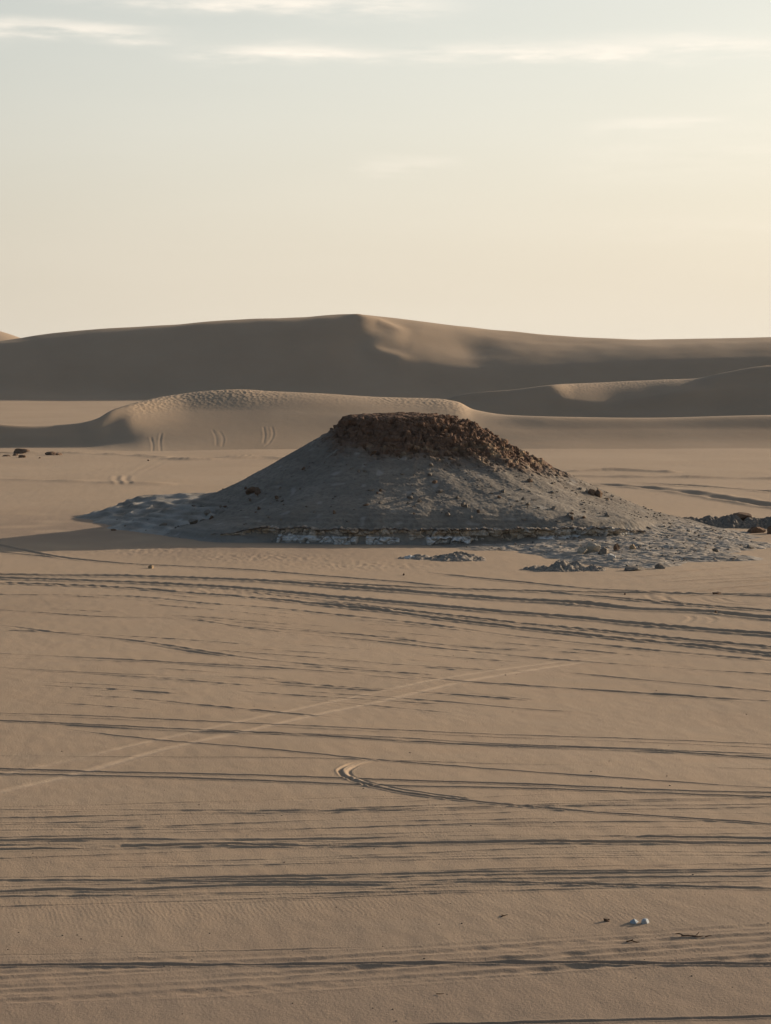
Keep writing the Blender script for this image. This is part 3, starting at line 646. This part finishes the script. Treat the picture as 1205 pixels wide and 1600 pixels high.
VH = np.stack([px_, py_, pz_], -1).reshape(-1, 3); FH = grid_faces(len(RR), len(TH), True)
capv = cap.reshape(-1); fm = capv[FH].mean(1) > 0.5
def submesh(mask):
    f = FH[mask]; u, inv = np.unique(f, return_inverse=True); return u, inv.reshape(-1, 4)
hill = None
A = {'cap': cap.reshape(-1), 'chalk': chalk.reshape(-1), 'warm_dim': warm_dim.reshape(-1), 'apron': (apron * 0.85).reshape(-1), 'ochre': ochre.reshape(-1)}
u, f = submesh(~fm); hill = mesh_from('rocky_hill', VH[u], f, MH, attrs={k: v[u] for k, v in A.items()})
tag(hill, 'flat-topped rocky hill with dark brown caprock and grey scree slopes', 'hill', kind='structure')
u, f = submesh(fm); mesh_from('caprock', VH[u], f, MH, attrs={k: v[u] for k, v in A.items()}, parent=hill)

def surf(x, y):
    """surface height: hill or sand"""
    h = float(hill_base(np.array([x]), np.array([y]))[0]); s = ground_z(x, y) if 60 < y < 900 else 0
    return max(h, s)
def ray_hit(px, py):
    """world point where the view ray through a photo point meets hill or plain"""
    dx, dy, dz = ray(px, py); tt = np.linspace(260, 420, 1600); x = dx * tt; y = dy * tt; z = CAMH + dz * tt
    s = np.maximum(hill_base(x, y), 0.0); k = np.nonzero(z <= s)[0]
    if len(k) == 0: k = [np.argmin(z - s)]
    k = k[0]; return float(x[k]), float(y[k]), float(s[k])

# ------------------------------------------------------------------ rocks
import bmesh
_ico = {}
def ico(sub):
    if sub not in _ico:
        bm = bmesh.new(); bmesh.ops.create_icosphere(bm, subdivisions=sub, radius=1.0)
        _ico[sub] = (np.array([v.co[:] for v in bm.verts]), np.array([[v.index for v in f.verts] for f in bm.faces])); bm.free()
    return _ico[sub]
def rock_verts(seed, sub, size, rough=0.12, cuts=9, flat=0.0):
    r = np.random.RandomState(seed); V, Fc = ico(sub); V = V.copy()
    for k in range(cuts):
        n = r.normal(size=3); n /= np.linalg.norm(n); d = r.uniform(0.45, 0.82)
        s = V @ n; V = V - np.outer(np.maximum(0, s - d), n)
    off = r.uniform(0, 50, 3)
    nz_ = fbm(V[:, 0] * 2.1 + off[0], V[:, 1] * 2.1 + off[1], V[:, 2] * 2.1 + off[2], 3, 5)
    V = V * (1 + rough * nz_)[:, None]
    a = r.uniform(0, 6.28); c, s = math.cos(a), math.sin(a)
    V = V * np.array(size) * 0.5
    V = V @ np.array([[c, -s, 0], [s, c, 0], [0, 0, 1]]).T if flat == 0 else V
    return V, Fc
def rock_mat(name, a, b, c3, bumpd=0.12):
    M = Mat(name, 0.93)
    c = M.mix(M.ramp(M.noise(1.1, 5, 0.65), [(0.33, (0, 0, 0)), (0.68, (1, 1, 1))]), a, b)
    c = M.mix(M.ramp(M.noise(4.0, 4, 0.7), [(0.52, (0, 0, 0)), (0.72, (0.8, 0.8, 0.8))]), c, c3)
    M.color(c); x = M.bump(M.noise(3.0, 6, 0.7), bumpd, 0.8); M.bump(M.noise(14, 3, 0.6), bumpd * 0.3, 0.6, x)
    return M.m
RB = rock_mat('brown_rock', (0.095, 0.062, 0.043), (0.17, 0.11, 0.072), (0.22, 0.155, 0.10))
RG = rock_mat('grey_rock', (0.14, 0.12, 0.10), (0.21, 0.18, 0.145), (0.30, 0.265, 0.22))
RL = rock_mat('outcrop_rock', (0.20, 0.172, 0.14), (0.29, 0.25, 0.205), (0.38, 0.34, 0.285))
RC = rock_mat('chalk_rock', (0.46, 0.45, 0.42), (0.62, 0.60, 0.56), (0.36, 0.33, 0.28))
RO = rock_mat('ochre_rock', (0.30, 0.20, 0.115), (0.42, 0.31, 0.19), (0.22, 0.15, 0.09))
RT_ = rock_mat('tan_rock', (0.36, 0.31, 0.24), (0.46, 0.41, 0.33), (0.25, 0.20, 0.15))
RW = rock_mat('white_stone', (0.34, 0.38, 0.41), (0.43, 0.47, 0.49), (0.30, 0.33, 0.34), 0.03)

def rock(name, label, px, py, w, h, mat, seed, dp=None, cat='rock', group=None, sink=0.35, sub=3, rough=0.12, smooth=False, on=None, cuts=15):
    """a rock w wide, h high standing at a photo point on hill or sand"""
    if on == 'hill': x, y, z = ray_hit(px, py)
    else:
        x, y = on_ground(px, py)
        for _ in range(4):
            z = ground_z(x, y) if 85 < y < 900 else 0.0
            x, y = on_ground(px, py, z)
    V, Fc = rock_verts(seed, sub, (w, dp or w * 0.8, h * 1.35), rough, cuts=cuts)
    V[:, 2] -= V[:, 2].min() + sink * h
    o = mesh_from(name, V, Fc, mat, smooth=smooth, loc=(x, y, z))
    tag(o, label, cat, group); return o

def stuff_rocks(name, label, items, mat, cat, sub=1, parent=None):
    VV, FF, n = [], [], 0
    for (x, y, z, w, h, sd) in items:
        V, Fc = rock_verts(sd % 60, sub, (w, w * 0.9, h), 0.15, 6)
        a = sd * 1.7; c, s = math.cos(a), math.sin(a)
        V = V @ np.array([[c, -s, 0], [s, c, 0], [0, 0, 1]]).T
        VV.append(V + np.array([x, y, z])); FF.append(Fc + n); n += len(V)
    o = mesh_from(name, np.concatenate(VV), np.concatenate(FF), mat, smooth=False, parent=parent)
    if parent is None: tag(o, label, cat, kind='stuff')
    else: o['kind'] = 'stuff'
    return o

R = random.Random(12)
# broken ledge along the foot: cracked blocks, tan above, chalk below
def ledge_line(px):
    """world point of the ledge's foot under a photo column"""
    dx = (px - XC) / F
    y = np.linspace(286, 330, 900); x = dx * y; z = hill_base(x, y)
    k = int(np.argmax(z > 1.05)); return float(x[k]), float(y[k])
def ledge_mat():
    M = Mat('ledge_rock', 0.93)
    n = M.noise(1.6, 5, 0.65); n2 = M.noise(0.35, 3, 0.5); n3 = M.noise(5, 4, 0.7)
    tan = M.mix(M.ramp(n2, [(0.42, (0, 0, 0)), (0.58, (1, 1, 1))]), (0.58, 0.53, 0.46), (0.50, 0.40, 0.29))
    tan = M.mix(M.ramp(n, [(0.4, (0, 0, 0)), (0.7, (0.8, 0.8, 0.8))]), tan, (0.38, 0.33, 0.27))
    c = M.mix(M.attr('white'), tan, M.mix(n, (0.56, 0.57, 0.57), (0.70, 0.70, 0.68)))
    c = M.mix(M.attr('crust'), c, (0.125, 0.10, 0.08))
    c = M.mix(M.attr('crack'), c, (0.13, 0.10, 0.075))
    c = M.mix(M.ramp(n3, [(0.55, (0, 0, 0)), (0.75, (0.5, 0.5, 0.5))]), c, (0.22, 0.19, 0.15))
    c = M.mix(M.attr('sandy'), c, SAND_A)
    M.color(c); x = M.bump(M.noise(3.5, 6, 0.7), 0.15, 0.8); M.bump(n3, 0.05, 0.6, x)
    return M.m
def build_ledge():
    pxs = np.arange(330.0, 1012.0, 0.62); P = np.array([ledge_line(p) for p in pxs])
    k = np.hanning(43); k /= k.sum(); Pp = np.pad(P, ((21, 21), (0, 0)), mode='edge')
    P = np.stack([np.convolve(Pp[:, 0], k, 'valid'), np.convolve(Pp[:, 1], k, 'valid')], -1)
    tg = np.gradient(P, axis=0); tg /= np.linalg.norm(tg, axis=1, keepdims=True); nrm = np.stack([tg[:, 1], -tg[:, 0]], -1)
    sarc = np.concatenate([[0], np.cumsum(np.linalg.norm(np.diff(P, axis=0), axis=1))])
    nv = 46; v = np.linspace(-0.5, 1, nv)[:, None]; S = sarc[None, :] + 0 * v; V_ = v + 0 * S
    endf = sstep(330, 420, pxs) * 0.55 + 0.45; endf = endf * (1 - 0.35 * sstep(940, 1010, pxs))
    top = (2.15 + 0.24 * vnoise(sarc / 3.0, sarc * 0, seed=91) + 0.20 * vnoise(sarc / 0.9, sarc * 0, seed=92)) * endf
    Zl = np.where(V_ < 0, V_ * 1.2, V_ * top[None, :])
    w1, w2, wi = worley(S / 2.6 + 0.45 * vnoise(S / .9, Zl / .9, seed=93), Zl / 1.3 + 0.3 * vnoise(S / 1.1, Zl, seed=89), S * 0 + 3.3, 94)
    u1, u2, ui = worley(S / 0.8, Zl / 0.5, S * 0 + 1.3, 95)
    low = sstep(1.25, 1.05, Zl / endf[None, :] + 0.16 * vnoise(S / 1.4, Zl, seed=96))
    hasw = 0
    for a, b in ((432, 562), (570, 628), (664, 738), (838, 912), (955, 1012)): hasw = np.maximum(hasw, sstep(a, a + 5, pxs) * sstep(b, b - 5, pxs))
    hasw = hasw[None, :] + 0 * S
    off = 0.35 + 0.85 * (wi - .5) + 0.30 * (ui - .5) - 0.42 * np.exp(-((w2 - w1) / .10) ** 2) - 0.16 * np.exp(-((u2 - u1) / .12) ** 2) + 0.16 * fbm(S / .5, Zl / .4, None, 3, 97)
    off += low * (0.50 * hasw - 0.30 * (1 - hasw)) - 0.28 * np.exp(-((Zl - 1.18 * endf) / .10) ** 2) + 0.25 * sstep(.88, .95, V_) + 0.5 * vnoise(S / 6, S * 0, seed=98)
    off -= 0.35 * sstep(.80, .70, V_) * sstep(.5, .7, V_) * (wi > .6)
    X = P[None, :, 0] + nrm[None, :, 0] * off; Y = P[None, :, 1] + nrm[None, :, 1] * off
    if nrm[len(nrm) // 2, 1] > 0: X = P[None, :, 0] - nrm[None, :, 0] * off; Y = P[None, :, 1] - nrm[None, :, 1] * off; sg = -1
    else: sg = 1
    # return of the top back into the slope
    bk = np.linspace(0.15, 2.2, 12)[:, None]
    X2 = X[-1:] - sg * nrm[None, :, 0] * bk; Y2 = Y[-1:] - sg * nrm[None, :, 1] * bk
    Z2 = Zl[-1:] + 0.05 * np.minimum(bk, 1) + 0.16 * fbm(X2 / .7, Y2 / .7, None, 3, 99) - 0.8 * sstep(1.5, 2.2, bk)
    Xa = np.vstack([X, X2]); Ya = np.vstack([Y, Y2]); Za = np.vstack([Zl, Z2])
    crk = np.clip(np.exp(-((w2 - w1) / .06) ** 2) * sstep(-.3, .3, vnoise(S / 1.3, Zl / .8, seed=88)), 0, 1) * 0.7; crack = np.vstack([crk, 0 * X2])
    hasw = hasw + 0 * S; up = (1 - low) * sstep(850, 880, pxs)[None, :] * sstep(-.3, .2, vnoise(S / 1.8, Zl / .8, seed=87)) * .75
    white = np.vstack([up + low * hasw * (0.65 + .35 * (ui > .25)), 0 * X2]); crust = np.vstack([sstep(.88, .94, V_) * (0.4 + .5 * (ui > .4)), 0.85 + 0 * X2 - 0.4 * sstep(.2, .8, bk)])
    sandy = np.vstack([low * (1 - hasw) * sstep(.75, .3, Zl) , 0 * X2])
    return mesh_from('rock_ledge', np.stack([Xa, Ya, Za], -1).reshape(-1, 3), grid_faces(len(Xa), len(pxs)), ledge_mat(), smooth=True,
              attrs={'white': white, 'crust': crust, 'sandy': sandy, 'crack': crack}, parent=hill)
build_ledge()

# loose rubble: far too many to count
def z_hi(z): return R.random() < (z - 4.0) / 8.0
def on_hill_spot(th, r):
    x = HC[0] + r * math.cos(th); y = HC[1] + r * math.sin(th); return x, y
xs, ys, kinds = [], [], []
items = {'cap': [], 'scree': [], 'chalk': []}
N_ = 9000
th_ = np.radians(np.array([R.uniform(-190, 20) for _ in range(N_)])); r_ = np.array([8 + 66 * R.random() ** 0.85 for _ in range(N_)])
X_ = HC[0] + r_ * np.cos(th_); Y_ = HC[1] + r_ * np.sin(th_); Z_ = hill_base(X_, Y_); cp, ft, _, td = hill_masks(X_, Y_, Z_)
clump = vnoise(X_ / 3.0, Y_ / 3.0, seed=81)
for i in range(N_):
    if Z_[i] < 0.05: continue
    s = 0.10 * (1 / max(0.12, R.random())) ** 0.75; s = min(s, 0.45)
    rightish = -62 < td[i] < 15
    if cp[i] > 0.5 and td[i] < -70 and R.random() < .85: continue
    if cp[i] > 0.5 or (rightish and Z_[i] > 5.0 and z_hi(Z_[i]) and R.random() < .35):
        
        if R.random() < .6: continue
        s = min(1.1, s * R.choice([.6, .8, 1.0, 1.4, 2.4])); items['cap'].append((X_[i], Y_[i], Z_[i] + s * .15, s, s * .7, i))
    elif (clump[i] > 0.12 or rightish) and (Z_[i] < 1.6 or R.random() < .55):
        if -95 < td[i] < -20 and r_[i] > 38 and Z_[i] < 1.5 and R.random() < .25: items['chalk'].append((X_[i], Y_[i], Z_[i] + .1, s * 1.3, s * .6, i))
        else: items['scree'].append((X_[i], Y_[i], Z_[i] + .02, s * (1.3 if rightish else 1), s * .7, i))
stuff_rocks('caprock_rubble', '', items['cap'], RB, 'rubble', parent=hill)
stuff_rocks('scree_rubble', '', items['scree'], RG, 'rubble', parent=hill)
stuff_rocks('chalk_rubble', '', items['chalk'], RL, 'rubble', parent=hill)

# outcrops: low irregular bedrock humps in the sand
def outcrop(name, label, px, py, w, dpt, h, peaks, mat, seed, res=0.16, cell=1.1, amp=1.0):
    cx, cy = on_ground(px, py); nxg = int(w / res); nyg = int(dpt / res)
    gx = np.linspace(-w / 2, w / 2, nxg)[None, :]; gy = np.linspace(-dpt / 2, dpt / 2, nyg)[:, None]
    gx = gx + 0 * gy; gy = gy + 0 * gx
    z = np.zeros(gx.shape)
    for (ux, uy, ph, rw, rd) in peaks: z = np.maximum(z, ph * h * np.exp(-np.abs((gx - ux * w) / (rw * w)) ** 1.6 - np.abs((gy - uy * dpt) / (rd * dpt)) ** 1.6))
    c1, c2, cid = worley((gx + cx) / cell, (gy + cy) / (cell * 1.2), gx * 0, seed)
    z = z * (1 + amp * (0.4 * cid - 0.25)) - 0.10 * amp * h * np.exp(-((c2 - c1) / .12) ** 2) * (z > .1 * h) + 0.16 * h * fbm(gx / .8 + seed, gy / .8, None, 3, seed) * sstep(0, .25 * h, z) - 0.12
    rim = np.maximum(np.abs(gx) / (w / 2), np.abs(gy) / (dpt / 2)); z = z - sstep(.85, 1, rim) * .5
    gz = ground_z(cx, cy)
    o = mesh_from(name, np.stack([gx, gy, z], -1).reshape(-1, 3), grid_faces(nyg, nxg), mat, smooth=False, loc=(cx, cy, gz))
    tag(o, label, 'outcrop'); return o
outcrop('rock_outcrop', 'low jagged grey rock outcrop in the sand before the right end of the ledge', 884, 888, 11, 7, 1.5,
        [(-.05, 0, 1.0, .12, .3), (.1, .05, .8, .12, .3), (-.28, 0, .4, .2, .25), (.3, -.1, .6, .1, .3), (.0, -.1, .5, .35, .3)], RL, 7)
outcrop('rock_outcrop', 'flat pale outcrop with dark hollow just under the middle of the ledge', 690, 873, 12.5, 8, 1.0,
        [(.15, -.05, 1.1, .2, .3), (-.2, .1, .7, .2, .2), (.32, 0, .7, .1, .3), (0, .1, .6, .3, .25)], RL, 8)
outcrop('rock_outcrop', 'dark rock ridge running out of the picture behind the right foot of the hill', 1120, 821, 44, 10, 2.1,
        [(-.3, .1, .35, .14, .35), (-.2, 0, .55, .10, .35), (-.10, .1, .6, .10, .3), (-.02, 0, .7, .08, .35), (.045, 0, 1.0, .05, .35), (.12, -.1, .75, .08, .35), (.2, -.1, .9, .08, .35), (.3, 0, .9, .12, .3), (.42, 0, .7, .1, .3)], RG, 9, cell=2.2, amp=.7)
outcrop('rock_outcrop', 'narrow chalky slab lying in the sand left of the dark hollow', 650, 872, 5, 3, 0.55, [(-.1, 0, 1, .3, .3), (.2, -.1, .6, .2, .3)], RC, 11)
rock('boulder', 'reddish brown boulder perched on the dark ridge at the right edge', 1160, 822, 3.4, 1.1, RB, 401, on=None, sink=-0.8)
rock('boulder', 'big rounded brown boulder at the right edge of the picture, beside the ridge', 1183, 832, 4.0, 1.5, RB, 402)
rock('boulder', 'low brown boulder cut by the right edge of the picture', 1206, 834, 2.6, 1.4, RB, 403)
rock('boulder', 'upright brown boulder standing out on the right skyline of the hill', 935, 776, 1.9, 2.0, RB, 404, on='hill')
rock('boulder', 'smaller brown boulder left of the upright one on the right skyline of the hill', 925, 774, 1.3, 1.4, RB, 405, on='hill')
rock('boulder', 'dark boulder on the lower left slope of the hill', 392, 770, 2.0, 1.3, RB, 406, on='hill')
rock('boulder', 'small dark boulder beside another on the lower left slope of the hill', 403, 772, 1.2, 1.0, RB, 407, on='hill')
rock('boulder', 'dark boulder low on the left apron of the hill', 325, 804, 1.7, .9, RG, 408, on='hill')
rock('boulder', 'flat dark boulder left of and below the others on the left apron', 255, 822, 1.5, .7, RG, 409, on='hill')
rock('boulder', 'pointed grey boulder on the left apron above the end of the ledge', 302, 818, 2.0, .9, RG, 410, on='hill')
rock('boulder', 'pale tan boulder fallen in front of the bright right part of the ledge', 910, 864, 2.4, 1.0, RT_, 411, on='hill')
rock('boulder', 'large pale boulder with flat face at the bright right part of the ledge', 925, 862, 2.6, 1.3, RT_, 412, on='hill')
rock('boulder', 'grey wedge boulder right of the pale fallen pair below the ledge', 943, 866, 2.0, 1.0, RG, 413, on='hill')
rock('boulder', 'small chalk boulder lying in the sand before the fallen pair', 955, 874, 1.2, .8, RC, 414, on='hill')
rock('boulder', 'brown square boulder near the right end of the ledge', 988, 858, 1.3, .8, RO, 415, on='hill')
rock('boulder', 'dark boulder below the right end of the ledge', 963, 858, 1.3, .9, RB, 416, on='hill')
for i, (a, b, w_, h_, lb) in enumerate([(993, 891, 3.2, .8, 'long low slab at the sand edge of the chalky apron'), (1032, 889, 1.8, .8, 'grey rock at the sand edge of the apron, right of the long slab'),
                                         (1172, 856, 1.6, .6, 'dark rock near the tip of the chalky apron'), (1118, 862, 1.2, .6, 'small grey rock halfway to the tip of the apron')]):
    rock('rock', lb, a, b, w_, h_, RG, 430 + i, on='hill')
# rocks of the slope that one can tell from the rubble
for i in range(46):
    a = R.uniform(560, 960); t_ = (a - 560) / 400; b = R.uniform(700 + 70 * t_, 812)
    rock('slope_rock', 'small rock strewn on the scree of the right slope', a, b, R.uniform(.5, 1.2), R.uniform(.35, .8), R.choice([RB, RG, RG]), 450 + i, on='hill', group='rocks strewn on the right slope', sub=2)
for i in range(22):
    a = R.uniform(300, 540); b = R.uniform(max(705, 790 - (a - 300) * .33), 818)
    rock('slope_rock', 'small rock strewn on the scree of the left slope', a, b, R.uniform(.4, 1.0), R.uniform(.3, .6), R.choice([RG, RG, RB]), 520 + i, on='hill', group='rocks strewn on the left slope', sub=2)
# a group of dark stones out on the plain at the left
for i, (a, b, w_, h_, lb) in enumerate([(10, 713, 2.6, 1.2, 'small dark stone at the left edge of the far plain'), (32, 708, 6.2, 2.2, 'widest dark stone of the group at the left of the far plain'),
                                         (24, 712, 2.2, 1.3, 'small dark stone tucked in front of the widest one'), (35, 715, 3.4, 1.3, 'flat brown stone lying before the widest one'),
                                         (82, 711, 4.6, 2.6, 'tall dark stone standing apart right of the group'), (92, 711, 3.0, 1.4, 'low dark stone leaning on the tall one')]):
    rock('stone', lb, a, b, w_ * .8, h_ * .62, RB, 600 + i, group='dark stones on the far plain')
rock('stone', 'round reddish brown stone alone on the sand left of the hill shadow', 236, 888, 1.0, .62, RO, 620, sub=3)
rock('stone', 'tiny dark stone on the sand below the pale outcrop', 631, 899, .35, .35, RB, 621, sub=2)
rock('stone', 'tiny dark stone beside the wide ruts right of the middle', 977, 929, .45, .3, RB, 622, sub=2)
rock('stone', 'tiny dark stone among the curving tracks at the right', 1119, 957, .4, .3, RB, 623, sub=2)
rock('stone', 'dark clod of sand and stone by the ruts at the right', 1120, 928, 1.3, .35, RB, 624, sub=2)
rock('stone', 'flat dark stone in the shadow left of the hill apron', 178, 829, 1.3, .35, RB, 625, sub=2)
rock('stone', 'small dark stone on the far plain below the long dune', 62, 716, .9, .5, RB, 626, sub=2)
rock('stone', 'small stone on the pale sand below the dune tracks', 232, 720, 1.0, .5, RB, 627, sub=2)

# ------------------------------------------------------------------ small things on the near sand
s1 = rock('chalk_stone', 'pale blocky bluish white stone half buried near the bottom right', 991, 1442, .56, .20, RW, 702, sink=.3, cuts=12, rough=.05)
s2 = rock('chalk_stone', 'rounder bluish white stone touching the blocky one', 1008, 1442.5, .46, .24, RW, 709, sink=.3, cuts=7, rough=.05)
rock('stone', 'dark knobbly stone left of the two white stones', 947, 1439.5, .34, .17, RB, 711, sub=3, rough=.3)
def twig(name, label, px, py, pts, r0, mat=RB):
    x, y = on_ground(px, py); z = ground_z(x, y)
    V, Fc, n = [], [], 0
    for chain in pts:
        C = np.array(smooth_line(chain, 3)); m = len(C); ring = []
        for i, p in enumerate(C):
            rr_ = r0 * (1 - .75 * i / m); t_ = C[min(i + 1, m - 1)] - C[max(i - 1, 0)]; t_ /= np.linalg.norm(t_) + 1e-9
            a = np.cross(t_, [0, 0, 1.0]); a /= np.linalg.norm(a) + 1e-9; b = np.cross(t_, a)
            for k in range(7): an = k * 2 * math.pi / 7; ring.append(p + rr_ * (math.cos(an) * a + math.sin(an) * b))
        V += ring
        for i in range(m - 1):
            for k in range(7): Fc.append([n + i * 7 + k, n + i * 7 + (k + 1) % 7, n + (i + 1) * 7 + (k + 1) % 7, n + (i + 1) * 7 + k])
        n += m * 7
    o = mesh_from(name, np.array(V), np.array(Fc), mat, loc=(x, y, z + .01)); tag(o, label, 'twig')
twig('twig', 'forked dead twig on the sand below the white stones, farther right', 1085, 1479, [[(-.55, .05, .01), (-.2, 0, .03), (.05, .02, .02), (.2, .05, .16)], [(-.1, 0, .02), (.15, -.1, .01), (.35, -.05, .02)], [(-.45, 0, .02), (-.6, .2, .06), (-.8, .3, .02)]], .035)
twig('twig', 'short dead twig on the sand directly below the white stones', 988, 1483.5, [[(-.25, 0, .0), (-.05, .02, .05), (.02, 0, .10)], [(-.02, 0, .05), (.15, -.1, .01), (.3, -.05, .0)]], .035)
twig('twig', 'tiny curved twig right of the forked one', 1107, 1480, [[(-.14, 0, .0), (0, .02, .04), (.14, .05, .05)]], .025)
twig('twig', 'small dead twig lying alone on the sand left of the dark stone', 788, 1438.5, [[(-.15, 0, .0), (0, .02, .04), (.16, .05, .07)], [(0, 0, .03), (-.1, .3, .01)]], .026)
twig('twig', 'small twig on the smooth sand at the bottom of the picture', 688, 1555, [[(-.14, .1, .01), (0, .02, .03), (.14, .0, .05)]], .02)

# grit scattered over the near sand
gi = []
for k in range(170):
    a, b = R.uniform(0, 1205), 1000 + 600 * R.random() ** 0.7; x, y = on_ground(a, b); w_ = 0.05 + 0.09 * R.random() ** 3
    gi.append((x, y, ground_z(x, y) + w_ * .1, w_ * (y / 110), w_ * .6, k))
stuff_rocks('pebbles', 'tiny dark pebbles scattered over the near sand', gi, RG, 'pebbles')

# ------------------------------------------------------------------ thin desert haze
def haze():
    L = 7000.0; z0, z1 = -3.5, 95.0
    V = [(sx * L, sy * L, z) for z in (z0, z1) for sx, sy in ((-1, -1), (1, -1), (1, 1), (-1, 1))]
    Q = [(0, 3, 2, 1), (4, 5, 6, 7), (0, 1, 5, 4), (1, 2, 6, 5), (2, 3, 7, 6), (3, 0, 4, 7)]
    m = bpy.data.materials.new('haze'); m.use_nodes = True; n = m.node_tree; n.nodes.clear()
    o = n.nodes.new('ShaderNodeOutputMaterial'); v = n.nodes.new('ShaderNodeVolumePrincipled')
    v.inputs['Color'].default_value = (0.85, 0.92, 1.0, 1); v.inputs['Density'].default_value = 0.000018; v.inputs['Anisotropy'].default_value = 0.0
    n.links.new(v.outputs[0], o.inputs['Volume'])
    h = mesh_from('haze', np.array(V), np.array(Q), m, smooth=False); tag(h, 'thin pale dusty haze over the whole desert', 'haze', kind='stuff')
haze()
